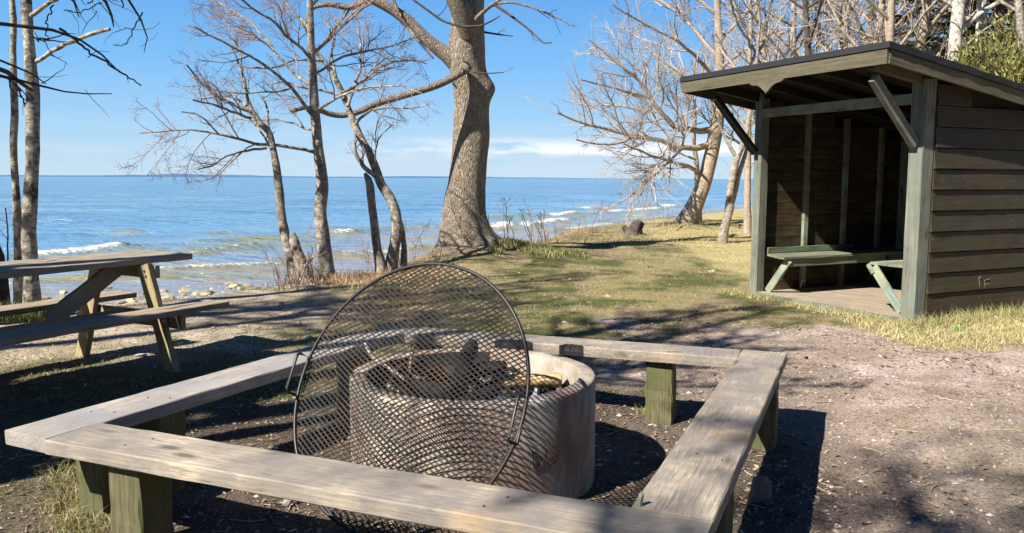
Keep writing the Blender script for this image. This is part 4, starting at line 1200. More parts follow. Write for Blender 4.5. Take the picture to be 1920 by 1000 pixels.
# --- the big oak
oP, oR = px2w([(876, 474, 112), (873, 440, 86), (872, 400, 74), (876, 350, 66), (879, 300, 64), (881, 250, 63), (884, 200, 64), (882, 160, 66), (878, 120, 68), (878, 80, 64), (878, 40, 60), (878, 0, 58), (882, -60, 54), (880, -160, 48), (888, -300, 40), (880, -460, 30), (890, -640, 16)], 16.3)
oP = np.vstack([[oP[0][0], oP[0][1], -0.25], oP]); oR = np.r_[oR[0] * 1.1, oR]
oY = 16.3
oak_limbs = [
    limb([(872, 132, 44), (842, 104, 32), (812, 86, 24), (780, 55, 22), (745, 22, 20), (705, 2, 18), (650, -25, 16), (560, -70, 15), (480, -120, 9)], oY, -0.5),
    limb([(875, 125, 24), (862, 138, 17), (830, 156, 14), (790, 170, 13), (740, 184, 12.5), (700, 196, 12.5), (672, 212, 11), (640, 219, 10.5), (612, 214, 10), (595, 203, 9), (572, 199, 8), (545, 210, 8)], oY - 0.5, -1.4),
    limb([(882, 62, 42), (872, 38, 40), (856, 5, 36), (838, -50, 32), (790, -140, 26), (740, -260, 16), (700, -380, 8)], oY - 0.35, -1.0),
    limb([(690, 3, 16), (655, 15, 11), (618, 8, 10), (590, 12, 8), (577, 26, 7), (574, 45, 5)], oY - 0.3, -0.3),
    limb([(655, 14, 8), (640, 36, 7), (622, 60, 6), (602, 88, 5), (592, 100, 4)], oY - 0.3, -0.3),
    limb([(885, 45, 9), (900, 28, 8), (918, 12, 6), (950, -8, 4), (1000, -30, 3)], oY - 0.5, -0.8),
    limb([(905, 25, 6), (925, 8, 5), (960, 4, 4), (1000, 15, 3.4), (1040, 30, 2.8), (1070, 48, 2.2), (1082, 50, 1.6)], oY - 0.5, -0.8),
    limb([(925, 8, 5), (950, 24, 5), (985, 50, 4), (1005, 68, 3.2), (1020, 82, 2.6), (1034, 80, 1.8)], oY - 0.6, -0.8),
    limb([(775, 0, 4), (800, 18, 4), (830, 40, 4), (862, 50, 4.4), (900, 50, 4), (925, 38, 3), (938, 30, 2)], oY - 1.2, -0.1),
    limb([(789, -5, 6), (775, -10, 6), (742, -20, 6)], oY - 0.5, 0),
    limb([(738, 0, 6), (745, 18, 5), (752, 30, 4)], oY - 0.4, 0),
    limb([(765, 52, 6), (776, 66, 5), (783, 78, 3)], oY - 0.4, -0.2),
    limb([(788, 78, 5), (802, 98, 4), (812, 110, 3)], oY - 0.4, -0.2),
    limb([(866, 129, 4), (890, 136, 3), (915, 138, 2.5), (945, 136, 1.6)], oY - 0.7, -0.3),
    limb([(905, 60, 4), (935, 65, 3), (962, 68, 2)], oY, -0.2),
    limb([(880, -160, 34), (940, -240, 26), (1020, -320, 18), (1120, -380, 9)], oY, 0.8),
    limb([(884, -60, 26), (960, -120, 20), (1050, -170, 12), (1130, -190, 7)], oY, -0.6),
    limb([(888, -300, 30), (820, -400, 20), (760, -520, 9)], oY, 0.5),
]
tree('oak_tree', 'massive old oak with ridged bark standing on the bank, its limbs reaching left', OAK, [(oP, oR)], [], 11, M_oak, M_dead,
     bump=[(0.35, 2.6, 0.35, 0.22), (3.45, math.pi, 0.2, 0.15), (4.15, 0.0, 0.45, 0.06), (4.3, 0.5 * math.pi, 0.3, 0.08), (2.6, math.pi, 0.4, 0.05), (1.2, 0.4, .5, .05)], k=72, m=170, amp=0.05, flare=0.42)
oak = [o_ for o_ in bpy.data.objects if o_.name == 'oak_tree'][0]
rr = np.random.default_rng(5)
seeds = []
for j, (P, r) in enumerate(oak_limbs):
    Q, R_ = resample(P, r, 16)
    V, F, Qc, Rc = rough_trunk(P, r, 12, 50 + j, 0.07, None, 0, 30)
    nm = 'limb' if r[0] > 0.06 else 'branch'
    link(nm, mesh_np('limb', V, F, M_oak if r[0] > 0.03 else M_dead, True), oak)
    a, b = resample(Q, R_, 10)
    if j != 1 and r[0] < 0.3: seeds.append((a, b))
P0 = np.array([s_[0] for s_ in seeds]); R0_ = np.array([s_[1] for s_ in seeds])
g = Geo(); P1, R1 = grow(P0, R0_, 0.6, 0.3, 45, 6, 0.0, 0.2, rr, 0.004, 0.3, 0.2, 1.3); g.tubes(P1, R1, 5)
P2, R2_ = grow(P1, R1, 0.25, 0.5, 45, 5, 0.0, 0.25, rr, 0.003, 0.2, 0.1, 0.5); g.tubes(P2, R2_, 4)
link('crown', g.mesh('crown', M_dead, True), oak)

# --- the pair of mottled trunks at the left edge
g0 = onz(55, 560, 0)
Y1 = 10.3
tree('twin_trunk_tree', 'thicker of two pale mottled trunks rising behind the picnic table', aty(60, 560, Y1),
     [trunk_px([(60, 566, 34), (59, 530, 28), (56, 470, 27), (52, 440, 25), (57, 400, 25), (58, 350, 25), (62, 300, 23), (61, 250, 23), (62, 200, 23), (62, 165, 24), (57, 130, 21), (55, 90, 19), (51, 60, 18), (49, 35, 21), (50, 0, 17), (52, -80, 14), (45, -200, 10), (50, -380, 6)], Y1)],
     [limb([(62, 118, 9), (80, 105, 8), (110, 90, 8), (140, 78, 8), (165, 65, 8), (190, 58, 8), (206, 55, 6)], Y1, -0.2),
      limb([(55, 32, 9), (75, 16, 8), (100, 2, 7), (130, -15, 5), (180, -30, 3)], Y1, -0.3)], 21, M_birch, M_dead, dens=0.25, levels=2, lmax=0.8, k=18, m=60, amp=0.09)
tree('twin_trunk_tree', 'thinner of two pale mottled trunks rising behind the picnic table', aty(36, 560, Y1 + 0.2),
     [trunk_px([(38, 566, 24), (36, 520, 20), (35, 450, 16), (32, 400, 15), (30, 350, 13), (25, 300, 13), (26, 250, 13), (28, 215, 13), (25, 150, 12), (25, 90, 10), (26, 30, 11), (22, 0, 9), (20, -80, 7), (25, -240, 5)], Y1 + 0.2)],
     [], 22, M_birch, M_dead, k=16, m=60, amp=0.1)
tree('broken_trunk', 'dark broken trunk at the very left edge behind the table bench', aty(2, 560, Y1 + 0.3),
     [trunk_px([(6, 566, 26), (3, 520, 22), (-2, 480, 18), (-6, 460, 10)], Y1 + 0.3)], [limb([(12, 545, 4), (14, 480, 3), (16, 420, 2.4), (10, 390, 2)], Y1 + .2)], 23, M_dead, M_twig, dens=.8, levels=2, lmax=0.5)
dead = [[(-60, 45, 8), (0, 50, 7), (50, 48, 7), (100, 52, 6), (130, 60, 5), (160, 65, 4), (180, 88, 4), (215, 116, 3), (224, 136, 2)],
        [(112, 54, 5), (135, 70, 4.5), (150, 82, 4.5), (168, 98, 4), (190, 112, 4), (222, 132, 3.5), (240, 145, 3), (265, 160, 2)],
        [(-60, 108, 10), (-10, 122, 9), (20, 140, 9), (45, 160, 7), (60, 170, 6)],
        [(-60, 130, 7), (0, 137, 6), (30, 148, 6), (60, 155, 5), (95, 168, 3.5), (128, 180, 3), (130, 176, 3), (180, 180, 2.2), (210, 176, 1.6)],
        [(-60, 90, 6), (0, 110, 4), (40, 126, 4), (65, 138, 3), (86, 158, 2)],
        [(205, -20, 6), (203, 0, 6), (199, 18, 5), (204, 35, 4), (213, 50, 2.4)],
        [(245, -20, 5), (258, 5, 4.5), (272, 25, 4), (282, 50, 3), (287, 75, 2.4), (284, 92, 1.8), (270, 98, 1.2)],
        [(267, 24, 3), (255, 45, 2.4), (244, 72, 2), (232, 88, 1.5), (212, 84, 1.2)],
        [(100, 10, 3), (90, 32, 2.6), (87, 55, 2.2), (86, 74, 1.6)],
        [(142, -10, 4), (143, 10, 3), (148, 32, 2)],
        [(232, -10, 3.5), (235, 6, 3), (230, 15, 2)],
        [(120, 20, 2), (150, 24, 2), (175, 12, 2), (192, 6, 1.6)],
        [(30, 160, 4), (40, 178, 3), (46, 200, 2.4)]]
# an old tree just left of the view whose dead boughs hang into the frame
OT = np.array([-8.6, 6.2]); gz = ground(*OT)
oc = thing('leaning_tree', 'tree left of the view whose dark dead boughs hang in top left', 'tree', (OT[0], OT[1], gz))
tr = np.array([[OT[0], OT[1], gz - 0.3], [OT[0], OT[1], gz + 1.5], [OT[0] + 0.3, OT[1], gz + 4], [OT[0] + 0.2, OT[1] + 0.2, gz + 7], [OT[0] + 0.5, OT[1], gz + 10]])
V, F, Q_, R_ = rough_trunk(tr, np.array([0.2, 0.17, 0.14, 0.10, 0.04]), 16, 90, 0.06, None, 0.3, 40)
link('trunk', mesh_np('trunk', V, F, M_ash, True), oc)
conn = {0: (0, 3.1), 2: (2, 2.6), 3: (3, 2.5), 4: (4, 2.8), 5: (5, 4.4), 6: (6, 4.6), 9: (9, 4.2), 10: (10, 4.5)}
gcr = []
for j, pts in enumerate(dead):
    P, r = px2w(pts, 7.6, 0.8)
    if j in conn:
        s_ = np.array([OT[0] + 0.15, OT[1], gz + conn[j][1]]); P = np.vstack([s_, s_ * 0.5 + P[0] * 0.5 + [0, 0, 0.15], P]); r = np.r_[r[0] * 1.8, r[0] * 1.4, r]
    Q, R_ = resample(P, r, 22); Q[1:-1] += np.random.default_rng(j).normal(size=(20, 3)) * 0.008
    g = Geo(); g.tube(Q, R_, 7); link('branch', g.mesh('branch', M_dead, True), oc)
    gcr.append(resample(Q, R_, 10))
g = Geo(); P1, R1 = grow(np.array([a for a, b in gcr]), np.array([b for a, b in gcr]), 0.55, 0.22, 50, 5, -0.03, 0.25, rr, 0.0022, 0.4, 0.08, 0.35); g.tubes(P1, R1, 4)
link('crown', g.mesh('crown', M_dead, True), oc)

# --- the slender shore trees left of the oak
def B(pts, Y, dY=0.0): return limb(pts, Y, dY)
Y2 = 12.2
tree('shore_tree', 'slender left-leaning tree at the left of the shore clump', aty(555, 528, Y2),
     [trunk_px([(556, 528, 26), (548, 490, 22), (536, 450, 19), (528, 410, 18), (524, 360, 15), (518, 310, 14), (511, 275, 12), (506, 248, 11), (490, 235, 12), (470, 205, 9), (462, 180, 7), (458, 150, 6), (448, 120, 4.5), (435, 90, 3.5)], Y2)],
     [B([(478, 212, 8), (455, 205, 7), (430, 195, 6), (400, 176, 5), (372, 150, 4), (350, 122, 3)], Y2, -.4), B([(470, 222, 6), (440, 212, 5), (400, 195, 4), (362, 188, 3)], Y2, -.8),
      B([(505, 250, 7), (500, 225, 5), (503, 205, 4), (492, 180, 3)], Y2, .3), B([(462, 175, 5), (455, 150, 4), (452, 100, 3), (440, 70, 2.4)], Y2, .6),
      B([(480, 215, 4), (450, 190, 4), (432, 178, 3.4), (380, 185, 2.5)], Y2, .5), B([(515, 290, 5), (500, 265, 4), (480, 235, 3), (470, 225, 2)], Y2, .3)],
     31, M_ash, M_twig, dens=1.45, amp=0.09, k=16, m=70, lmax=1.9, rmin=0.0024)
tree('broken_trunk', 'short knobbly broken-off trunk beside the slender left-leaning shore tree', aty(570, 522, Y2 - 0.05),
     [trunk_px([(574, 528, 28), (566, 495, 24), (556, 470, 20), (552, 452, 18), (548, 437, 10)], Y2 - 0.1)], [B([(572, 500, 6), (585, 485, 5), (590, 478, 3)], Y2 - .2)], 32, M_ash, M_twig, dens=.5, levels=2, amp=0.16, k=18, m=40, lmax=.4)
Y3 = 13.0
tree('shore_tree', 'tallest, straight grey tree of the shore clump, with wide twiggy crown', aty(612, 512, Y3),
     [trunk_px([(612, 514, 34), (610, 480, 27), (605, 440, 24), (600, 400, 23), (605, 350, 24), (601, 310, 21), (596, 275, 19), (592, 230, 18), (589, 190, 17), (587, 150, 15), (584, 100, 14), (583, 50, 13), (581, 0, 11), (582, -60, 9), (578, -160, 6), (580, -260, 3)], Y3)],
     [B([(598, 288, 7), (570, 278, 6), (530, 278, 6), (490, 274, 5.5), (450, 262, 5), (410, 252, 4.2), (360, 238, 3.4), (310, 240, 2.6), (262, 250, 2)], Y3, -1.0),
      B([(500, 278, 5), (470, 282, 4.4), (440, 286, 4), (415, 298, 3.4), (395, 315, 3), (370, 318, 2)], Y3 - .5, -0.6),
      B([(410, 252, 3.6), (395, 235, 3), (375, 215, 2.5), (340, 210, 2)], Y3 - .8, -0.3),
      B([(593, 225, 8), (570, 195, 7), (545, 165, 6.5), (515, 130, 6), (480, 112, 5), (440, 88, 4.5), (400, 70, 4), (365, 50, 3)], Y3, -1.2),
      B([(588, 170, 7), (560, 140, 6), (520, 105, 5.5), (505, 85, 5), (480, 50, 4), (450, 25, 3.5), (420, 10, 3), (395, 0, 2)], Y3, 0.8),
      B([(596, 205, 6), (640, 180, 5), (680, 165, 4), (730, 158, 3), (790, 175, 2)], Y3, -1.0),
      B([(590, 120, 6), (565, 90, 6), (530, 60, 5), (500, 30, 4.5), (455, 5, 4), (420, -30, 3)], Y3, -1.0),
      B([(588, 100, 6), (620, 70, 5.5), (650, 40, 5), (690, 10, 4), (730, -30, 3)], Y3, 0.6),
      B([(585, 60, 5), (560, 35, 5), (540, 10, 4), (510, -30, 3), (470, -60, 2)], Y3, 0.6),
      B([(590, 140, 5), (630, 110, 4.4), (680, 95, 4), (740, 85, 3), (800, 60, 2)], Y3, 1.0),
      B([(545, 165, 4), (520, 175, 4), (490, 170, 3), (450, 178, 2.4), (400, 168, 2)], Y3 - 0.3, -.8),
      B([(585, 10, 6), (620, -30, 5), (660, -80, 4), (700, -120, 3)], Y3, 0), B([(584, 0, 6), (540, -50, 5), (490, -90, 4), (430, -110, 3)], Y3, 0),
      B([(600, 255, 4), (560, 232, 4), (520, 222, 3), (470, 228, 2.5), (430, 218, 2)], Y3, .7)],
     33, M_ash, M_twig, dens=1.5, amp=0.08, k=18, m=80, lmax=2.3, rmin=0.0026)
Y4 = 13.6
tree('broken_trunk', 'slim broken-topped trunk just left of the curved shore tree', aty(712, 505, Y4),
     [trunk_px([(714, 506, 24), (708, 470, 17), (703, 430, 16), (698, 390, 15), (694, 350, 15), (690, 335, 12), (684, 325, 6)], Y4)], [], 34, M_ash, M_twig, amp=0.1, k=14, m=50)
tree('shore_tree', 'curved tree of the shore clump bending left behind the oak limb', aty(735, 500, Y4 + 0.1),
     [trunk_px([(733, 502, 26), (738, 470, 22), (745, 430, 21), (742, 395, 20), (730, 368, 18), (713, 345, 17), (704, 315, 16), (692, 285, 15), (677, 262, 14), (668, 240, 14), (660, 222, 13), (652, 200, 11), (640, 170, 11), (625, 140, 10), (608, 115, 9), (590, 95, 7), (575, 60, 5), (560, 30, 3)], Y4 + 0.1)],
     [B([(704, 330, 9), (688, 320, 9), (672, 300, 8), (664, 280, 6), (668, 262, 4)], Y4, 0), B([(652, 200, 7), (665, 160, 6), (676, 130, 5), (678, 90, 4), (672, 50, 3)], Y4, .6),
      B([(668, 232, 6), (688, 210, 5), (715, 200, 4), (760, 205, 3), (805, 195, 2)], Y4, -.5), B([(640, 175, 6), (680, 150, 5), (720, 120, 4), (760, 110, 3), (800, 120, 2)], Y4, .8),
      B([(630, 145, 5), (620, 100, 4), (630, 60, 3), (650, 20, 2)], Y4, .4), B([(608, 115, 5), (560, 110, 4), (510, 130, 3), (460, 128, 2)], Y4, -.4),
      B([(702, 310, 3.4), (704, 280, 3), (712, 255, 2.6), (735, 235, 2)], Y4, 0), B([(704, 268, 2), (706, 230, 2), (722, 205, 1.6), (742, 190, 1)], Y4, 0),
      B([(646, 185, 5), (600, 165, 4.4), (570, 168, 4), (530, 150, 3), (500, 160, 2)], Y4, .6)],
     35, M_ash, M_twig, dens=1.45, amp=0.08, k=16, m=80, lmax=1.9, rmin=0.0026)
tree('shore_sapling', 'thin bent stem at the right of the shore clump, just left of the oak', aty(752, 498, Y4 + 0.2),
     [trunk_px([(757, 500, 14), (758, 460, 10), (753, 430, 9), (746, 402, 7), (742, 380, 4)], Y4 + .2)], [B([(756, 480, 3), (760, 440, 3), (752, 410, 2.4)], Y4 + .3)], 36, M_ash, M_twig, dens=.6, levels=2, k=10, m=30, lmax=.5)

# --- right-hand lake-side trees
Y5 = 28.0
tree('leaning_lakeside_tree', 'large smooth-barked tree leaning right, between the oak and the shelter', aty(1285, 422, Y5),
     [trunk_px([(1284, 424, 44), (1296, 400, 34), (1308, 375, 30), (1320, 345, 28), (1329, 310, 27), (1337, 275, 26), (1343, 240, 26), (1347, 210, 24), (1348, 170, 20), (1350, 130, 17), (1349, 80, 15), (1346, 40, 13), (1344, 0, 12), (1345, -60, 10), (1340, -150, 7), (1345, -260, 4)], Y5)],
     [B([(1330, 272, 13), (1312, 280, 12), (1290, 286, 11), (1268, 280, 10), (1252, 264, 9), (1228, 258, 8), (1190, 256, 7), (1150, 248, 6), (1110, 235, 5), (1070, 225, 4), (1046, 212, 3)], Y5, -2.5),
      B([(1338, 243, 13), (1318, 243, 12), (1300, 250, 11), (1278, 250, 11), (1262, 238, 10), (1250, 224, 9), (1232, 210, 9), (1222, 185, 8), (1210, 158, 7), (1190, 138, 6), (1160, 118, 5), (1130, 95, 4), (1105, 75, 3)], Y5, -1.5),
      B([(1312, 325, 8), (1300, 316, 8), (1280, 308, 7), (1250, 302, 6), (1222, 292, 5), (1195, 280, 4), (1170, 270, 3)], Y5, -2),
      B([(1345, 200, 9), (1325, 175, 8), (1300, 150, 7), (1270, 130, 6), (1235, 112, 5), (1200, 75, 4)], Y5, 1.5),
      B([(1348, 150, 8), (1320, 120, 7), (1290, 90, 6), (1240, 60, 5), (1190, 40, 4), (1150, 10, 3)], Y5, -2),
      B([(1349, 110, 8), (1320, 80, 7), (1290, 40, 6), (1255, 10, 5), (1210, -10, 4)], Y5, 1.5),
      B([(1348, 80, 8), (1375, 50, 7), (1400, 20, 6), (1430, -10, 5)], Y5, 1), B([(1350, 130, 7), (1385, 100, 6), (1420, 80, 5), (1470, 60, 4)], Y5, -1.5),
      B([(1345, 30, 7), (1310, 0, 6), (1270, -30, 5), (1230, -50, 4)], Y5, 0), B([(1190, 256, 5), (1160, 270, 4), (1120, 272, 3.5), (1080, 262, 3)], Y5 - 1.5, -1),
      B([(1232, 210, 6), (1190, 205, 5), (1150, 195, 4), (1110, 200, 3), (1070, 190, 2.4)], Y5 - .8, 1), B([(1222, 185, 5), (1180, 175, 4.4), (1130, 160, 3.6), (1090, 150, 3)], Y5 - .8, -1.5)],
     41, M_brown, M_twig2, dens=0.8, amp=0.05, k=18, m=60, lmax=4.0, rmin=0.0034)
tree('slim_lakeside_tree', 'thin upright stem just right of the foot of the leaning lakeside tree', aty(1310, 418, Y5 + 1.5),
     [trunk_px([(1310, 418, 14), (1309, 380, 11), (1307, 330, 10), (1306, 300, 9), (1300, 270, 8), (1303, 230, 7), (1302, 190, 6), (1300, 150, 4), (1305, 100, 3)], Y5 + 1.5)],
     [B([(1305, 300, 4), (1285, 292, 4), (1262, 282, 3)], Y5 + 1), B([(1303, 230, 4), (1290, 200, 3), (1270, 180, 3)], Y5 + 1), B([(1302, 190, 4), (1315, 150, 3), (1320, 110, 3)], Y5 + 1)], 42, M_brown, M_twig2, dens=0.5, lmax=1.5, rmin=.004)
Y6 = 19.7
tree('forked_tree', 'forked grey-brown trunk on the grass close to the left of the shelter', aty(1355, 456, Y6),
     [trunk_px([(1354, 457, 20), (1358, 430, 17), (1364, 405, 16), (1370, 385, 17), (1368, 360, 13), (1374, 330, 13), (1380, 300, 13), (1388, 280, 12), (1398, 262, 11), (1402, 235, 9), (1408, 200, 8), (1415, 150, 7), (1420, 100, 5), (1425, 40, 4)], Y6),
      (lambda P: (P[0], P[1]))(px2w([(1370, 388, 11), (1378, 360, 10), (1386, 325, 9), (1394, 300, 8), (1399, 285, 7), (1404, 262, 5)], Y6 + .1))],
     [B([(1379, 292, 8), (1366, 272, 6), (1352, 240, 5), (1340, 215, 5), (1330, 190, 4)], Y6), B([(1368, 272, 4), (1375, 240, 3.4), (1374, 205, 3)], Y6), B([(1388, 280, 6), (1400, 240, 5), (1402, 190, 4), (1395, 130, 3)], Y6, .5)],
     43, M_ash, M_twig2, dens=.5, k=16, m=50, lmax=1.2, amp=.08, flare=0.2, rmin=.0035)
tree('slim_lakeside_tree', 'straight stem showing between the forked tree and the shelter corner post', aty(1402, 438, 23),
     [trunk_px([(1402, 440, 16), (1401, 380, 13), (1402, 320, 12), (1403, 250, 11), (1404, 150, 9), (1408, 40, 7), (1405, -60, 4)], 23)],
     [B([(1404, 170, 6), (1380, 130, 5), (1350, 90, 4)], 23, 1), B([(1406, 120, 6), (1440, 70, 5), (1470, 30, 4)], 23, 1), B([(1406, 80, 5), (1380, 40, 4), (1370, 0, 3)], 23, -1)], 44, M_brown, M_twig2, dens=.7, lmax=2, rmin=.004)

# --- woodland behind the shelter: bare trees of a few kinds, spruces, birches
def free_tree(name, label, x, y, h, r, seed, bark, twig, lean=(0, 0), crown_from=0.3, nl=14, spread=0.45, dens=0.5, group=None, rmin=0.006, levels=3, up=0.05, zb=None):
    rr = np.random.default_rng(seed); gz = ground(x, y) if zb is None else zb
    m = 8; P = np.zeros((m, 3)); P[:, 2] = np.linspace(-0.3, h, m) + gz; P[:, 0] = x; P[:, 1] = y
    tt_ = np.linspace(0, 1, m); P[:, 0] += lean[0] * h * tt_ + 0.02 * h * np.cumsum(rr.normal(size=m)) * tt_; P[:, 1] += lean[1] * h * tt_ + 0.02 * h * np.cumsum(rr.normal(size=m)) * tt_
    rad = r * (1 - tt_ * 0.88)
    L = []
    for j in range(nl):
        t_ = crown_from + (0.95 - crown_from) * (j + rr.random()) / nl
        p = np.array([np.interp(t_, tt_, P[:, i]) for i in range(3)]); a = j * 2.4 + rr.random()
        ln = h * spread * (1.1 - t_) * (0.7 + 0.6 * rr.random())
        pts = [p]; d = np.array([math.cos(a), math.sin(a), 0.35 + 0.5 * rr.random()]); d /= np.linalg.norm(d)
        for q_ in range(5):
            d = d + rr.normal(size=3) * 0.13 + [0, 0, 0.09]; d /= np.linalg.norm(d); pts.append(pts[-1] + d * ln / 5)
        r0 = np.interp(t_, tt_, rad) * 0.5
        L.append((np.array(pts), np.linspace(r0, max(r0 * 0.2, rmin), 6)))
    return tree(name, label, (x, y, gz), [(P, rad)], L, seed + 500, bark, twig, dens=dens, group=group, levels=levels, lmax=h * 0.16, k=10, m=30, rmin=rmin, up=up)
grp = 'bare trees in the wood behind the shelter'
wood_px = [  # pixel x, distance, height, radius, kind
    (1440, 30, 13, 0.16, 'b'), (1478, 24, 12, 0.14, 'g'), (1500, 34, 14, 0.2, 'g'), (1530, 22, 11, 0.13, 'd'), (1556, 27, 13, 0.17, 'b'), (1585, 36, 15, 0.2, 'g'), (1622, 25, 12, 0.15, 'b'),
    (1655, 21, 11, 0.12, 'b'), (1672, 30, 14, 0.18, 'g'), (1700, 23, 12, 0.14, 'b'), (1768, 21, 11, 0.17, 'w'), (1820, 22, 12, 0.15, 'w'), (1850, 22, 10, 0.12, 'd'), (1880, 24, 11, 0.13, 'b'), (1905, 19, 9, 0.10, 'g'), (1790, 26, 12, .15, 'g'), (1430, 40, 14, .2, 'd'), (1610, 42, 15, .2, 'd')]
desc = {'b': ('bare tree with brown bark', M_brown), 'g': ('bare tree with grey bark', M_ash), 'd': ('dark slender bare tree', M_dead), 'w': ('white-barked birch', M_white)}
where = ['furthest left of the wood, over the roof left end', 'seen above the left third of the shelter roof', 'deep in the wood above the left half of the roof', 'close behind the roof, left of its middle',
         'above the middle of the front roof edge', 'tall and distant above the roof middle', 'right of the roof middle, behind the shelter', 'just left of the roof peak', 'distant, exactly behind the roof peak', 'just right of the roof peak',
         'left of the two seen above the side roof', 'right of the two seen above the side roof', 'between the birches and the frame edge', 'on the slope near the right frame edge', 'small, at the top right corner on the slope', 'behind and between the two birches', 'far off above the left end of the roof', 'far off right of the roof middle']
for j, ((pxx, Y, h, r, kd), wh) in enumerate(zip(wood_px, where)):
    X = (pxx - 960) / FPX * Y
    free_tree('birch_tree' if kd == 'w' else 'bare_tree', '%s %s' % (desc[kd][0], wh), X, Y, h, r, 600 + j, desc[kd][1], M_twig2 if kd != 'd' else M_dead, (rnd.uniform(-.05, .05), 0), 0.12, 20, 0.42, 0.55, grp if kd != 'w' else 'birches behind the shelter', 0.004 if Y < 26 else 0.006, 3 if Y < 28 else 3)

def spruce(name, label, x, y, h, w, seed, n=5200, base=0.1, group=None, col=(0.055, 0.075, 0.025)):
    rr = np.random.default_rng(seed); gz = ground(x, y)
    o = thing(name, label, 'tree', (x, y, gz), 0, group)
    g = Geo(); g.tube([(x, y, gz - 0.2), (x, y, gz + h * 0.5), (x, y, gz + h)], [w * 0.055, w * 0.035, 0.01], 8); link('trunk', g.mesh('trunk', M_dead, True), o)
    # boughs
    nb_ = int(h * 9); g = Geo(); Pb = []; 
    for j in range(nb_):
        t_ = base + (1 - base) * (j + rr.random()) / nb_; a = j * 2.399 + rr.random() * 0.4; ln = w * (1 - t_) ** 0.8 * (0.65 + 0.5 * rr.random()) + 0.15
        z0 = gz + h * t_; u = np.linspace(0, 1, 5); Pb.append(np.stack([x + np.cos(a) * ln * u, y + np.sin(a) * ln * u, z0 - 0.35 * ln * u + 0.28 * ln * u ** 2.2], 1))
    Pb = np.array(Pb); g.tubes(Pb, np.repeat(np.linspace(0.02, 0.005, 5)[None], nb_, 0), 4); link('branches', g.mesh('branches', M_dead), o)
    # needle sprays: small drooping leaf-sized faces along each bough
    idx = rr.integers(0, nb_, n); u = 0.15 + 0.85 * rr.random(n) ** 0.8; f = u * 4; i0 = np.minimum(f.astype(int), 3); fr = (f - i0)[:, None]
    p = Pb[idx, i0] * (1 - fr) + Pb[idx, i0 + 1] * fr; dr = Pb[idx, 4] - Pb[idx, 0]; dr /= np.linalg.norm(dr, axis=1, keepdims=True)
    sd = np.cross(dr, [0, 0, 1.0]); sd *= np.sign(rr.random(n) - 0.5)[:, None]
    L_ = (0.10 + 0.18 * rr.random(n))[:, None] * w * 0.55
    d = dr * 0.6 + sd * (0.5 + rr.random(n))[:, None] + rr.normal(size=(n, 3)) * 0.2 + [0, 0, -0.25]; d /= np.linalg.norm(d, axis=1, keepdims=True)
    wv = np.cross(d, rr.normal(size=(n, 3))); wv /= np.linalg.norm(wv, axis=1, keepdims=True); wv *= L_ * 0.16
    V = np.stack([p - wv * .5, p + wv * .5, p + d * L_ * .6 + wv, p + d * L_, p + d * L_ * .6 - wv], 1)
    bi = (np.arange(n) * 5)[:, None]; g = Geo()
    C = np.array(col)[None] * (0.6 + 0.9 * rr.random((n, 1))) * np.array([1, 1, 1])[None]; C[:, 0] *= (0.8 + 0.7 * rr.random(n))
    g.add(V, np.concatenate([bi + np.array([[0, 1, 2, 4]])]), bi + np.array([[4, 2, 3]]), np.repeat(C, 5, 0)); link('foliage', g.mesh('foliage', M_needle), o)
    return o
for j, (pxx, Y, h, w) in enumerate([(1718, 27, 11, 2.2), (1800, 29, 12.5, 2.6), (1868, 28, 10.5, 2.0), (1655, 36, 11, 2.2), (1760, 36, 14, 3.0)]):
    spruce('spruce_tree', 'dark evergreen spruce ' + ['behind the wood right of the roof peak', 'between and behind the two birches, broadest of the spruces in front', 'right of the birches near the top right corner', 'small and distant, left of the roof peak', 'furthest back, behind the left birch'][j], (pxx - 960) / FPX * Y, Y, h, w, 700 + j, 6500, 0.02, 'spruces behind the shelter', (0.10, 0.115, 0.04))

# --- bare trees and a fir left of and behind the camera, whose shade falls on the benches and lawn
sg = 'trees left of the camera that shade the lawn'
shade = [(-7.8, 0.6, 13.5, 0.27, 24, 0.8, 0.62, 0.27, 0.011, 'left of the fire ring, furthest back'),
         (-12.0, 5.5, 11, 0.24, 16, 0.5, 0.2, 0.42, 0.008, 'by the shore, left of the table'),
         (-6.0, -4.0, 14, 0.30, 26, 0.8, 0.5, 0.32, 0.013, 'behind and left of the viewpoint'),
         (-3.0, -8.0, 13, 0.20, 12, 0.3, 0.3, 0.42, 0.008, 'straight behind the viewpoint'),
         (-9.5, 8.2, 12, 0.18, 14, 0.5, 0.2, 0.42, 0.008, 'at the shore, left of the two mottled trunks'),
         (-6.4, 1.8, 12.5, 0.24, 26, 0.9, 0.62, 0.27, 0.012, 'beside the low fir'),
         (-10.6, 2.2, 13, 0.26, 26, 1.0, 0.68, 0.27, 0.012, 'far left, level with the picnic table'),
         (-12.2, 1.4, 17, 0.30, 28, 1.0, 0.62, 0.25, 0.014, 'furthest left of those beside the fire'),
         (-8.7, 1.5, 12, 0.24, 26, 1.0, 0.66, 0.27, 0.012, 'between the low fir and the far left tree'),
         (-4.7, 2.5, 8.8, 0.16, 26, 1.0, 0.66, 0.36, 0.012, 'nearest of the trees left of the fire ring')]
for j, (x, y, h, r, nl, dn, cf_, sp_, rm_, wh) in enumerate(shade):
    free_tree('shade_tree', 'bare tree outside the view, ' + wh, x, y, h, r, 800 + j, M_ash, M_twig2, (0, 0), cf_, nl, sp_, dn, sg, rm_, 3 if j != 3 else 2)
spruce('fir_tree', 'dense low fir standing outside the view to the left, shading the ground before the table', -6.9, 1.9, 6.2, 2.5, 731, 26000, 0.02, sg)

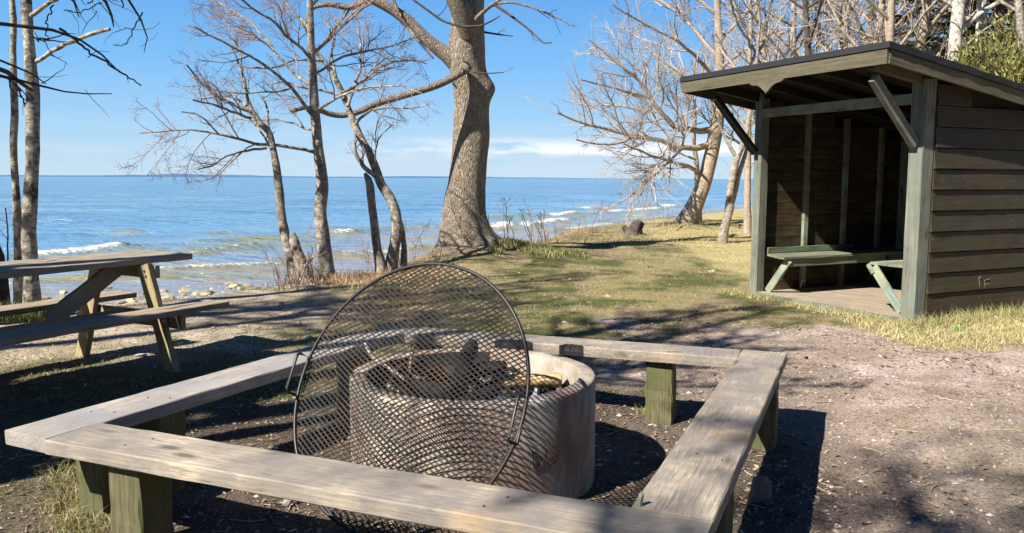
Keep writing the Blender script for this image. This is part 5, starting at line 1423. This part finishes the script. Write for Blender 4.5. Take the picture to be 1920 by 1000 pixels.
# --- unseen spruces added behind and right of the camera to cut sky light
src = spruce('spruce_tree', 'tall unseen spruce added behind the viewpoint to dim sky light', 2.0, -15.0, 12.0, 3.2, 760, 7000, 0.02, 'unseen spruces added to dim sky light')
def copy_thing(o, loc, rz, sc, label=None):
    c = o.copy(); COL.objects.link(c); c.location = loc; c.rotation_euler = (0, 0, rz); c.scale = (sc, sc, sc)
    if label: c['label'] = label
    for ch in o.children:
        d = ch.copy(); inv = ch.matrix_parent_inverse.copy(); COL.objects.link(d); d.parent = c; d.matrix_parent_inverse = inv
    return c
where_ = ['behind the viewpoint to the left', 'behind the viewpoint to the right', 'behind and right, second in the row', 'at the rear right corner', 'right of the viewpoint, set back', 'exactly right of the viewpoint', 'right of the shelter side wall', 'behind left, first after the gap', 'behind left, middle of the left row', 'furthest left of the rear row',
          'tallest of the second row, right of centre', 'tallest of the second row, left of centre', 'second row, behind the rear right pair', 'second row on the right flank', 'second row at the rear right corner', 'second row far right of the shelter']
for j, (x, y, sc_) in enumerate([(-3, -16, 1.0), (7, -14.5, .95), (12, -13, 1.05), (16.5, -9, 1.0), (19, -4, 1.05), (20, 1.5, 1.0), (20.5, 7, .95), (-8.5, -17.5, .9), (-14, -18, .85), (-19, -17, .8), (4.5, -19, 1.2), (-1, -21, 1.2), (10, -18, 1.2), (23, -8, 1.25), (15, -15, 1.2), (23.5, 4, 1.2)]):
    copy_thing(src, (x, y, ground(x, y)), j * 1.1, sc_, 'tall unseen spruce added to dim sky light, ' + where_[j])

# ------------------------------------------------------------------ ground cover
def blades(name, label, pts, hgt, wid, cols, lean=0.5, seed=0, cat='grass', bend=0.4):
    """pts (n,2); hgt (n,), cols (n,3)"""
    rr = np.random.default_rng(seed); n = len(pts)
    z = terr(pts[:, 0], pts[:, 1]); p = np.stack([pts[:, 0], pts[:, 1], z - 0.004], 1)
    a = rr.random(n) * 2 * np.pi; side_ = np.stack([np.cos(a), np.sin(a), 0 * a], 1) * wid[:, None] / 2
    l = np.stack([rr.normal(size=n), rr.normal(size=n), 0 * a], 1) * lean
    up = np.array([0, 0, 1.0]); d1 = l * 0.4 + up; d1 /= np.linalg.norm(d1, axis=1, keepdims=True); d2 = l + up * (1 - bend); d2 /= np.linalg.norm(d2, axis=1, keepdims=True)
    m_ = p + d1 * hgt[:, None] * 0.5; tp = m_ + d2 * hgt[:, None] * 0.5
    V = np.stack([p - side_, p + side_, m_ + side_ * 0.7, m_ - side_ * 0.7, tp], 1)
    bi = (np.arange(n) * 5)[:, None]
    g = Geo(); g.add(V, bi + np.array([[0, 1, 2, 3]]), bi + np.array([[3, 2, 4]]), np.repeat(cols, 5, 0))
    o = link(name, g.mesh(name, M_blade)); return tag(o, label, cat, None, 'stuff')
def palette(n, cols, w, rr, var=0.2):
    c = np.array(cols)[rr.choice(len(cols), n, p=np.array(w) / sum(w))]; return np.clip(c * (1 + var * rr.normal(size=(n, 1))), 0.01, 0.9)
STRAW, DRY, GRN, LGRN, BRN = (0.46, 0.385, 0.20), (0.30, 0.25, 0.135), (0.16, 0.20, 0.05), (0.26, 0.32, 0.08), (0.22, 0.15, 0.09)
# lawn
n = 260000; rr = np.random.default_rng(100)
Y_ = 5.5 + 26 * rr.random(n) ** 1.7; X_ = (rr.random(n) * 1.3 - 0.68) * Y_ * 1.0
n_, n2_, d_, fire_, path_, strip_, mixed_, pale_, shore_, rust_, soil_ = masks(X_, Y_)
ins = (np.abs((np.stack([X_, Y_], 1) - SO[:2]) @ su[:2] - WID / 2) < WID / 2 + .1) & (((np.stack([X_, Y_], 1) - SO[:2]) @ sw[:2]) > -0.05) & (((np.stack([X_, Y_], 1) - SO[:2]) @ sw[:2]) < DEP + .1)
pr = (1 - fire_) * (1 - path_ * 0.97) * (1 - pale_ * 0.7) * (1 - smooth((0.35 - d_) / 0.3)) * (1 - 0.5 * rust_) * (0.2 + 0.8 * smooth(0.5 + 1.5 * n2_)) * (1 - 0.7 * smooth(fbm(X_ * 0.8 - 5, Y_ * 1.1, s=92, o=4) * 4 - 0.9))
kp = (rr.random(n) < pr) & ~ins; X_, Y_ = X_[kp], Y_[kp]; n = len(X_); sel = n_[kp]; g3 = smooth(0.5 + 2.6 * fbm(X_ * 1.7 + 9, Y_ * 1.7, s=77, o=4))
cg = palette(n, [GRN, LGRN, DRY], [5, 2.5, 2], rr); cd = palette(n, [STRAW, DRY, BRN, LGRN], [5, 3, 1, 1.2], rr)
cc = np.where((rr.random(n) < g3 * .8 + 0.03)[:, None], cd, cg)
blades('lawn_grass', 'short worn spring turf, patches of straw and green, between the benches and the lake', np.stack([X_, Y_], 1), 0.018 + 0.03 * rr.random(n), 0.003 + 0.00038 * Y_, cc * 0.86, 1.6, 1)
# taller straw grass at the shelter, along its sill and side wall
def tufts(centers, per, spread, h0, h1, cols, w, seed, name, label, lean=0.7, wid=0.005, cat='grass', bend=.4):
    rr = np.random.default_rng(seed); c = np.repeat(np.array(centers), per, 0); n = len(c)
    p = c + rr.normal(size=(n, 2)) * spread
    return blades(name, label, p, h0 + (h1 - h0) * rr.random(n) ** 1.5, np.full(n, wid), palette(n, cols, w, rr), lean, seed, cat, bend)
cs = []
for u_ in np.linspace(-0.25, 2.7, 46): 
    if rnd.random() < 0.85: cs.append(SP(u_, -0.16 - 0.10 * rnd.random(), 0)[:2])
tufts(cs, 60, 0.055, 0.03, 0.12, [STRAW, LGRN, GRN, DRY], [5, 2.5, 1.5, 2], 2, 'sill_grass', 'yellow and green grass fringe along the front sill of the shelter', 0.9)
cs = [SP(-0.14 - 0.12 * rnd.random(), w_, 0)[:2] for w_ in np.linspace(-0.2, 2.2, 48)]
tufts(cs, 70, 0.07, 0.05, 0.22, [STRAW, LGRN, GRN, DRY], [5, 2.5, 1.0, 2], 3, 'wall_grass', 'long straw-coloured grass against the dark side wall of the shelter', 0.7)
rr = np.random.default_rng(4); n = 46000; X_ = 3.2 + 3.4 * rr.random(n); Y_ = 6.3 + 3.2 * rr.random(n)
m_ = masks(X_, Y_); L2 = (np.stack([X_, Y_], 1) - SO[:2]); ins = ((L2 @ su[:2]) > -0.02) & ((L2 @ sw[:2]) > -0.02)
kp = (rr.random(n) < m_[5] * 0.95) & ~ins; X_, Y_ = X_[kp], Y_[kp]; n = len(X_)
blades('straw_grass', 'matted straw-yellow grass in front of the shelter corner', np.stack([X_, Y_], 1), 0.04 + 0.08 * rr.random(n) ** 1.5, np.full(n, 0.006), palette(n, [STRAW, (0.56, 0.49, 0.26), LGRN, DRY], [5, 4, 1.3, 2], rr), 1.8, 5, bend=.7)
# fresh green plant by the wall
pg_ = pix_ground(1802, 622)
tufts([pg_[:2]], 45, 0.045, 0.03, 0.09, [(0.12, 0.28, 0.04), (0.2, 0.36, 0.07)], [1, 1], 6, 'green_weed', 'bright green leafy weed at the foot of the side wall', 1.0, 0.014, 'plant')
# grass at the oak's foot
cs = [OAK[:2] + [1.0 + 0.45 * rnd.gauss(0, 1), -0.35 + 0.35 * rnd.gauss(0, 1)] for _ in range(60)]
tufts(cs, 60, 0.07, 0.06, 0.20, [STRAW, LGRN, GRN, DRY], [4, 3, 2, 2], 7, 'oak_foot_grass', 'tufted mound of yellow-green grass on the right of the oak foot', 0.8, 0.012)
# rusty dry grass and leaves at the foot of the shore clump
cs = []
for _ in range(120):
    p = pix_ground(rnd.uniform(545, 830), rnd.uniform(500, 542)); cs.append(p[:2])
tufts(cs, 45, 0.16, 0.04, 0.22, [(0.46, 0.27, 0.16), (0.5, 0.36, 0.2), BRN, STRAW], [4, 3, 2, 2], 8, 'rusty_grass', 'rust-coloured dead grass and bracken at the foot of the shore clump', 0.9, 0.009)
cs = []
for _ in range(80):
    p = pix_ground(rnd.uniform(930, 1400), rnd.uniform(428, 456)); cs.append(p[:2])
tufts(cs, 50, 0.4, 0.03, 0.20, [(0.38, 0.26, 0.15), DRY, BRN, (0.42, 0.33, 0.18)], [3, 3, 2, 2], 9, 'bank_grass', 'brown dead grass along the top of the bank right of the oak', 1.5, 0.010)
# green grass behind the picnic table
cs = [pix_ground(rnd.uniform(-60, 105), rnd.uniform(582, 604))[:2] for _ in range(60)]
tufts(cs, 60, 0.06, 0.08, 0.26, [LGRN, GRN, STRAW, DRY], [3, 2, 3, 1], 10, 'table_grass', 'tall green and straw grass under the far bench of the picnic table', 0.6, 0.007)
# grass by the front left posts
cs = [onz(rnd.uniform(95, 215), rnd.uniform(880, 1010), 0)[:2] for _ in range(45)]
tufts(cs, 50, 0.04, 0.04, 0.17, [DRY, GRN, BRN, STRAW], [3, 3, 2, 2], 12, 'post_grass', 'limp grass round the posts at the front left bench corner', 1.4, 0.0035, bend=.8)
cs = [onz(1210 + rnd.gauss(0, 8), 778 + rnd.gauss(0, 3), 0)[:2] for _ in range(5)]
tufts(cs, 14, 0.02, 0.04, 0.10, [GRN, LGRN], [1, 1], 13, 'small_tuft', 'small green grass tuft beside the far bench post', 0.8, 0.004)
# patchy turf on the right foreground and under the left shade
rr = np.random.default_rng(14); n = 60000; X_ = rr.uniform(1.2, 5, n); Y_ = rr.uniform(2.2, 6.5, n); m_ = masks(X_, Y_)
kp = rr.random(n) < m_[6] * smooth(m_[0] * 2.4 + 0.1) * 0.8; X_, Y_ = X_[kp], Y_[kp]; n = len(X_)
blades('patchy_turf', 'thin patchy turf on the bare ground at the lower right', np.stack([X_, Y_], 1), 0.015 + 0.03 * rr.random(n), np.full(n, 0.003), palette(n, [DRY, GRN, STRAW, BRN], [3, 2.4, 2, 2], rr), 1.6, 15)
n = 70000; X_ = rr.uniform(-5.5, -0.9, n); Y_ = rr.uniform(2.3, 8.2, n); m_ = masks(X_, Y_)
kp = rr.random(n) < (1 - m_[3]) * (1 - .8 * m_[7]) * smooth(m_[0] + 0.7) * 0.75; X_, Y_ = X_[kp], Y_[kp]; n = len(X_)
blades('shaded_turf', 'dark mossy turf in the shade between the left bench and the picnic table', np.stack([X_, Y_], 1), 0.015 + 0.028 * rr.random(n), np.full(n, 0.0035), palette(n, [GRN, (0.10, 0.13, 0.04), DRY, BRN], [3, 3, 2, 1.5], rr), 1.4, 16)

# litter: bark chips, leaves, twigs
def litter(name, label, n, xr, yr, smin, smax, cols, w, seed, dens=None, power=1.6):
    rr = np.random.default_rng(seed); X = rr.uniform(*xr, n); Y = yr[0] + (yr[1] - yr[0]) * rr.random(n) ** power
    kp = rr.random(n) < (1 if dens is None else dens(X, Y)); X, Y = X[kp], Y[kp]; n = len(X)
    kp = np.abs(np.hypot(X - FIRE[0], Y - FIRE[1]) - .3) > .33; X, Y = X[kp], Y[kp]; n = len(X)
    z = terr(X, Y) + 0.003; s = smin + (smax - smin) * rr.random(n) ** 3; a = rr.random(n) * 6.28
    dx = np.stack([np.cos(a), np.sin(a), rr.normal(size=n) * 0.25], 1) * s[:, None]; dy = np.stack([-np.sin(a), np.cos(a), rr.normal(size=n) * 0.35], 1) * (s * rr.uniform(0.15, 0.6, n))[:, None]
    c = np.stack([X, Y, z + s * .12], 1); md = np.array([0, 0, 1.0]) * (s * rr.uniform(-.1, .3, n))[:, None]
    V = np.stack([c - dx, c - dy * .9 + md, c + dx, c + dy + md], 1); bi = (np.arange(n) * 4)[:, None]
    g = Geo(); g.add(V, None, np.concatenate([bi + np.array([[0, 1, 3]]), bi + np.array([[1, 2, 3]])]), np.repeat(palette(n, cols, w, rr, 0.25), 4, 0))
    return tag(link(name, g.mesh(name, M_litter)), label, 'leaf litter', None, 'stuff')
LC = [(0.36, 0.28, 0.20), (0.26, 0.19, 0.13), (0.48, 0.41, 0.31), (0.12, 0.09, 0.07), (0.32, 0.23, 0.15)]
litter('wood_chips', 'bark chips and dead leaves scattered on the dark earth round the fire', 34000, (-3.4, 2.4), (1.8, 6.6), 0.004, 0.026, LC, [2, 3, 1, 4, 2], 200, lambda x, y: masks(x, y)[3] * 0.9 + 0.06)
litter('leaf_litter', 'dead leaves and bits of bark on the path and lower right ground', 34000, (1.0, 6), (1.9, 9), 0.004, 0.026, LC, [3, 3, 1.0, 3, 3], 201, lambda x, y: (1 - masks(x, y)[5]) * smooth(0.45 + 1.6 * fbm(x * 1.3, y * 1.3, s=140, o=3)))
litter('bark_crumbs', 'pale bark crumbs and dead leaves on the ground at the left', 26000, (-6, -0.8), (2.2, 9.5), 0.004, 0.022, LC, [3, 2, 2.4, 2, 2], 202, lambda x, y: 0.7 + 0 * x)
litter('lawn_leaves', 'brown dead leaves and bits of bark lying on the lawn', 12000, (-3, 9), (6.5, 24), 0.012, 0.045, LC, [2, 4, .6, 3, 3], 203, lambda x, y: (shore_d(x, y) > 0.3) * (1 - masks(x, y)[5]) * (~((((np.stack([x, y], 1) - SO[:2]) @ su[:2]) > -.1) & (((np.stack([x, y], 1) - SO[:2]) @ su[:2]) < 2.6) & (((np.stack([x, y], 1) - SO[:2]) @ sw[:2]) > -.1) & (((np.stack([x, y], 1) - SO[:2]) @ sw[:2]) < 2.9))) * smooth(0.4 + 1.8 * fbm(x * 0.9, y * 0.9, s=141, o=3)), 1.3)
def twigs(name, label, n, xr, yr, lmin, lmax, seed, col=(0.34, 0.27, 0.2)):
    rr = np.random.default_rng(seed); X = rr.uniform(*xr, n); Y = yr[0] + (yr[1] - yr[0]) * rr.random(n) ** 1.4; L = lmin + (lmax - lmin) * rr.random(n) ** 2.5; a = rr.random(n) * 6.28
    kp = np.hypot(X - FIRE[0], Y - FIRE[1]) > .64; X, Y, L, a = X[kp], Y[kp], L[kp], a[kp]; n = len(X)
    u = np.linspace(-.5, .5, 4); P = np.zeros((n, 4, 3)); w_ = rr.normal(size=(n, 4)) * 0.06
    P[:, :, 0] = X[:, None] + L[:, None] * (u[None] * np.cos(a)[:, None] - w_ * np.sin(a)[:, None]); P[:, :, 1] = Y[:, None] + L[:, None] * (u[None] * np.sin(a)[:, None] + w_ * np.cos(a)[:, None])
    P[:, :, 2] = terr(P[:, :, 0].ravel(), P[:, :, 1].ravel()).reshape(n, 4) + 0.005
    g = Geo(); C = np.array(col)[None] * (0.4 + 1.0 * rr.random((n, 1))); g.tubes(P, np.repeat((0.0012 + 0.008 * L / lmax * 0.4)[:, None], 4, 1), 4, C)
    return tag(link(name, g.mesh(name, M_litter, True)), label, 'twigs', None, 'stuff')
twigs('fallen_twigs', 'thin fallen twigs and stalks scattered over the ground round the benches', 2600, (-5.5, 5.5), (1.9, 9.5), 0.03, 0.16, 300)

# stones: gravel as stuff, larger ones as things
rr = np.random.default_rng(400); g = Geo(); n = 5200
oct_ = np.array([[1, 0, 0], [-1, 0, 0], [0, 1, 0], [0, -1, 0], [0, 0, 1], [0, 0, -1.0]]); of = np.array([[0, 2, 4], [2, 1, 4], [1, 3, 4], [3, 0, 4], [2, 0, 5], [1, 2, 5], [3, 1, 5], [0, 3, 5]])
X_ = rr.uniform(-7, 6, n); Y_ = 2.0 + 10 * rr.random(n) ** 1.3; m_ = masks(X_, Y_)
kp = (rr.random(n) < 0.15 + 0.6 * m_[4] + 0.8 * m_[7] + .3 * m_[3] + .8 * m_[8]) & (np.hypot(X_ - FIRE[0], Y_ - FIRE[1]) > .64); X_, Y_ = X_[kp], Y_[kp]; n = len(X_)
s_ = 0.005 + 0.02 * rr.random(n) ** 4; V = oct_[None] * (s_[:, None, None]) * rr.uniform(0.6, 1.2, (n, 6, 1)) * np.array([1, 0.8, 0.5]) + np.stack([X_, Y_, terr(X_, Y_)], 1)[:, None]
cgr = palette(n, [(0.5, 0.47, 0.42), (0.36, 0.30, 0.27), (0.24, 0.22, 0.2)], [2, 2, 1], rr)
g.add(V, None, ((np.arange(n) * 6)[:, None, None] + of[None]).reshape(-1, 3), np.repeat(cgr, 6, 0))
tag(link('gravel', g.mesh('gravel', M_stone)), 'loose gravel and small pebbles on the path and trodden ground', 'gravel', None, 'stuff')
rr = np.random.default_rng(402); g = Geo(); n = 16000
X_ = rr.uniform(0.9, 5.2, n); Y_ = 1.9 + 6.5 * rr.random(n) ** 1.5; m_ = masks(X_, Y_)
kp = (rr.random(n) < 0.25 + 0.75 * m_[4] * (m_[0] > -0.3)) & (m_[5] < .5); X_, Y_ = X_[kp], Y_[kp]; n = len(X_)
s_ = 0.0025 + 0.010 * rr.random(n) ** 3; V = oct_[None] * (s_[:, None, None]) * rr.uniform(0.6, 1.2, (n, 6, 1)) * np.array([1, 0.8, 0.7]) + np.stack([X_, Y_, terr(X_, Y_) + 0.001], 1)[:, None]
g.add(V, None, ((np.arange(n) * 6)[:, None, None] + of[None]).reshape(-1, 3), np.repeat(palette(n, [(0.46, 0.38, 0.33), (0.34, 0.27, 0.23), (0.18, 0.15, 0.13)], [2, 2, 2], rr), 6, 0))
tag(link('path_gravel', g.mesh('gravel', M_stone)), 'fine pinkish gravel lying on the path right of the benches', 'gravel', None, 'stuff')
rr = np.random.default_rng(401); g = Geo(); n = 5000
X_ = rr.uniform(-10, -3.2, n); Y_ = rr.uniform(9.5, 16, n); d_ = shore_d(X_, Y_)
kp = rr.random(n) < np.exp(-((d_ - 0.1) / 0.9) ** 2); X_, Y_ = X_[kp], Y_[kp]; n = len(X_)
s_ = 0.012 + 0.05 * rr.random(n) ** 3; V = oct_[None] * (s_[:, None, None]) * rr.uniform(0.6, 1.2, (n, 6, 1)) * np.array([1.2, 0.9, 0.5]) + np.stack([X_, Y_, np.maximum(terr(X_, Y_), WATER_Z - 0.01)], 1)[:, None]
g.add(V, None, ((np.arange(n) * 6)[:, None, None] + of[None]).reshape(-1, 3), np.repeat(palette(n, [(0.46, 0.40, 0.30), (0.34, 0.29, 0.22), (0.22, 0.19, 0.15)], [2, 2, 1.4], rr), 6, 0))
tag(link('shore_gravel', g.mesh('gravel', M_stone)), 'small stones and gravel washed along the water edge behind the picnic table', 'gravel', None, 'stuff')
def stone(label, p, r, seed, sq=(1, 0.75, 0.6), col=(0.4, 0.37, 0.32), group=None, name='stone', bury=0.25):
    o = link(name, blob_mesh('stone', r, seed, M_stone, 2, sq, 0.3, col), None, Matrix.Translation((float(p[0]), float(p[1]), float(p[2] + r * sq[2] * (1 - bury) * 0.6))) @ Matrix.Rotation(seed * 1.3, 4, 'Z'))
    return tag(o, label, 'stone', group)
stone('dark angular stone in the shade beside the right-hand bench', onz(1422, 938, 0), 0.085, 1, (0.7, 0.8, 1.1), (0.20, 0.18, 0.16))
stone('grey rounded stone in the grass by the front left bench post', onz(190, 955, 0), 0.085, 2, (1.1, 0.8, 0.55), (0.34, 0.32, 0.30))
stone('grey stone just visible under the front bench, left of the grate', onz(545, 945, 0), 0.045, 3, (1, .8, .6), (0.3, 0.29, 0.28))
stone('small white stone on the path behind the fire ring', onz(1143, 697, 0), 0.018, 4, (1, .8, .6), (0.6, 0.58, 0.55))
stone('pale flat stone in the trodden ground near the picnic table foot', onz(265, 668, 0), 0.045, 5, (1.3, .8, .35), (0.4, 0.39, 0.38))
stone('white stone in the rusty grass at the foot of the shore clump', pix_ground(581, 538), 0.07, 6, (1, .8, .7), (0.6, 0.56, 0.5))
stone('light stone on the lawn left of the grate', pix_ground(578, 634), 0.035, 8, (1.4, .8, .5), (0.5, 0.46, 0.4))
shore_st = [(228, 572, .10), (246, 566, .16), (258, 558, .18), (271, 552, .10), (300, 560, .07), (318, 562, .13), (306, 546, .14), (345, 547, .15), (344, 553, .08), (378, 553, .22), (390, 549, .16), (400, 556, .06), (428, 541, .07), (440, 537, .18), (433, 533, .12), (452, 541, .15), (466, 537, .16), (474, 545, .18), (484, 540, .11), (494, 543, .16), (500, 532, .06), (518, 548, .06), (150, 552, .16), (172, 545, .14), (196, 540, .2), (118, 549, .13), (80, 560, .16), (415, 552, .05), (508, 553, .08)]
tones = [('tan', (0.42, 0.34, 0.24)), ('yellowish', (0.46, 0.39, 0.25)), ('grey-brown', (0.30, 0.26, 0.20)), ('mossy', (0.36, 0.33, 0.16))]
ords = ['first', 'second', 'third', 'fourth', 'fifth', 'sixth', 'seventh', 'eighth', 'ninth', 'tenth', 'eleventh', 'twelfth']
zones = [(0, 215, 'seen through the picnic table legs'), (215, 335, 'in the water right of the table leg'), (335, 420, 'in the middle of the shore rocks'), (420, 600, 'in the heap nearest the shore trees')]
for a_, b_, zone in zones:
    grp_ = sorted([q_ for q_ in shore_st if a_ <= q_[0] < b_])
    for k_, (x, y, r) in enumerate(grp_):
        j = shore_st.index((x, y, r)); tn_ = tones[j % 4]
        p = onz(x, y, WATER_Z + 0.0); zz = ground(p[0], p[1]); p[2] = max(zz, WATER_Z - r * 0.22)
        size_ = 'small' if r < 0.09 else ('medium' if r < 0.15 else 'large')
        stone('%s %s rock %s, %s from the left' % (size_, tn_[0], zone, ords[k_]), p, r * 0.78, 20 + j, (1.25, 0.8, 0.48), tn_[1], 'rocks at the water edge', 'shore_stone', 0.1)

# wood bit standing on the bench joint
p = onz(1199, 948, zT)
t = thing('wood_splinter', 'small pale wood splinter standing upright where front and right benches meet', 'wood splinter', p)
g = Geo(); g.tube([p + [0, 0, 0.0], p + [0.002, 0, 0.02], p + [0.006, 0.002, 0.036], p + [0.010, 0.0, 0.040]], [0.011, 0.010, 0.009, 0.003], 6); link('chip', g.mesh('chip', M_stud), t)

# stump, shrubs
sp_ = pix_ground(1190, 440)
t = thing('tree_stump', 'small dark hollow stump on the bank, right of the oak', 'stump', sp_)
P = np.array([sp_ + [0, 0, -0.2], sp_ + [0, 0, 0.06], sp_ + [0.05, 0, 0.2], sp_ + [0.16, 0, 0.36]]); V, F, _, _ = rough_trunk(P, np.array([0.32, 0.2, 0.15, 0.11]), 24, 5, 0.35, None, 0.9, 26)
link('stump_wood', mesh_np('stump', V, F, M_dead, True), t)
def shrub(label, px, py, n, h, spread, seed, twig=M_twig2, rmin=0.004, cat='shrub', name='bare_shrub'):
    p = pix_ground(px, py); rr = np.random.default_rng(seed)
    o = thing(name, label, cat, p)
    n0 = n; P = np.zeros((n0, 7, 3)); b = rr.normal(size=(n0, 2)) * spread * 0.3; dr = rr.normal(size=(n0, 2)) * 0.28; L = h * rr.uniform(0.5, 1.1, n0)
    u = np.linspace(0, 1, 7)
    P[:, :, 0] = p[0] + b[:, :1] + dr[:, :1] * L[:, None] * u + rr.normal(size=(n0, 7)) * 0.012 * h; P[:, :, 1] = p[1] + b[:, 1:] + dr[:, 1:] * L[:, None] * u
    P[:, :, 2] = p[2] - 0.05 + L[:, None] * u
    Rr = np.repeat(np.linspace(rmin * 1.8, rmin * .8, 7)[None], n0, 0)
    g = Geo(); g.tubes(P, Rr, 4); link('stems', g.mesh('stems', twig, True), o)['kind'] = 'stuff'
    g = Geo(); P1, R1 = grow(P, Rr, h * 0.22, 0.35, 38, 5, 0.05, 0.15, rr, rmin * 0.8, 0.3, 0.05, h); g.tubes(P1, R1, 3)
    P2, R2_ = grow(P1, R1, h * 0.16, 0.4, 38, 4, 0.05, 0.15, rr, rmin * 0.6, 0.3, 0.04, h); g.tubes(P2, R2_, 3); link('twigs', g.mesh('twigs', twig, True), o)['kind'] = 'stuff'
    return o
P = np.array([sp_ + [-0.1, 0, -0.1], sp_ + [-0.2, 0, 0.1], sp_ + [-0.3, 0, 0.22]]); V, F, _, _ = rough_trunk(P, np.array([0.14, 0.11, 0.07]), 16, 8, 0.3, None, 0.2, 14)
link('side_stub', mesh_np('stub', V, F, M_dead, True), t)
shrub('bare reddish shrub round the foot of the leftmost shore trunks', 555, 535, 18, 0.55, 0.7, 900, M_twig)
shrub('upright bare shrub between the broken trunk and the tall shore trunk', 592, 522, 10, 1.2, 0.4, 901, M_twig)
shrub('low bare shrub in front of the middle shore trunks', 690, 505, 12, 0.8, 0.9, 902, M_twig)
shrub('thin bare shrub at the right of the shore clump beside the oak', 775, 498, 12, 0.9, 0.8, 903, M_twig2)
shrub('bare shrub on the bank just right of the oak', 975, 458, 9, 0.9, 1.0, 904, M_twig2, 0.006)
shrub('wide reddish shrub on the bank between the oak and the stump', 1045, 455, 16, 0.9, 1.6, 905, M_twig, 0.006)
shrub('slender bare shrub rising beside the stump', 1188, 436, 8, 1.5, 1.0, 906, M_twig2, 0.005)
shrub('thin shrub on the bank right of the stump', 1240, 428, 6, 1.0, 1.4, 907, M_twig2, 0.005)
shrub('bare shrub at the foot of the leaning lakeside tree', 1290, 424, 5, .8, 1.4, 908, M_twig2, 0.005)
shrub('thin reddish shrub behind the left end of the picnic table', 8, 560, 10, 1.3, 0.5, 909, M_twig, 0.003)
shrub('low bare shrub near the water just left of the leftmost shore trunk', 530, 545, 12, 0.55, 0.5, 910, M_twig, 0.003)
# scrub on the slope at the far right
for j, (px, Y, h, n) in enumerate([(1850, 19, 1.0, 2600), (1905, 18, 1.3, 3200), (1880, 22, 1.2, 2600), (1945, 20, 1.6, 2600)]):
    X = (px - 960) / FPX * Y; gz = ground(X, Y); rr = np.random.default_rng(950 + j)
    o = thing('juniper_bush', 'yellow-green juniper bush on the slope behind the shelter, ' + ['leftmost', 'in front near the right edge', 'behind the others', 'at the right frame edge'][j], 'bush', (X, Y, gz), 0, 'bushes on the slope')
    d = rr.normal(size=(n, 3)); d /= np.linalg.norm(d, axis=1, keepdims=True); d[:, 2] = np.abs(d[:, 2])
    lump = 1 + 0.4 * fbm(d[:, 0] * 2, d[:, 1] * 2, d[:, 2] * 2, s=j, o=2)
    p = np.array([X, Y, gz]) + d * (h * lump * (0.55 + 0.45 * rr.random(n)))[:, None] * [1.3, 1.0, 0.9]
    dd = d + rr.normal(size=(n, 3)) * 0.5 + [0, 0, .4]; dd /= np.linalg.norm(dd, axis=1, keepdims=True); L_ = (0.08 + 0.12 * rr.random(n))[:, None]; wv = np.cross(dd, rr.normal(size=(n, 3))); wv /= np.linalg.norm(wv, axis=1, keepdims=True); wv *= 0.02
    V = np.stack([p - wv, p + wv, p + dd * L_], 1); g = Geo(); g.add(V, None, (np.arange(n) * 3)[:, None] + np.array([[0, 1, 2]]), np.repeat(palette(n, [(0.17, 0.18, 0.055), (0.30, 0.27, 0.10), (0.10, 0.10, 0.035)], [3, 2, 2], rr), 3, 0))
    link('foliage', g.mesh('foliage', M_needle), o)
    g = Geo()
    for q_ in range(9): a_ = q_ * 0.7; g.tube([(X, Y, gz - .1), (X + math.cos(a_) * h * .4, Y + math.sin(a_) * h * .4, gz + h * .4), (X + math.cos(a_) * h * .8, Y + math.sin(a_) * h * .6, gz + h * .7)], [.03, .02, .008], 5)
    link('stems', g.mesh('stems', M_dead), o)
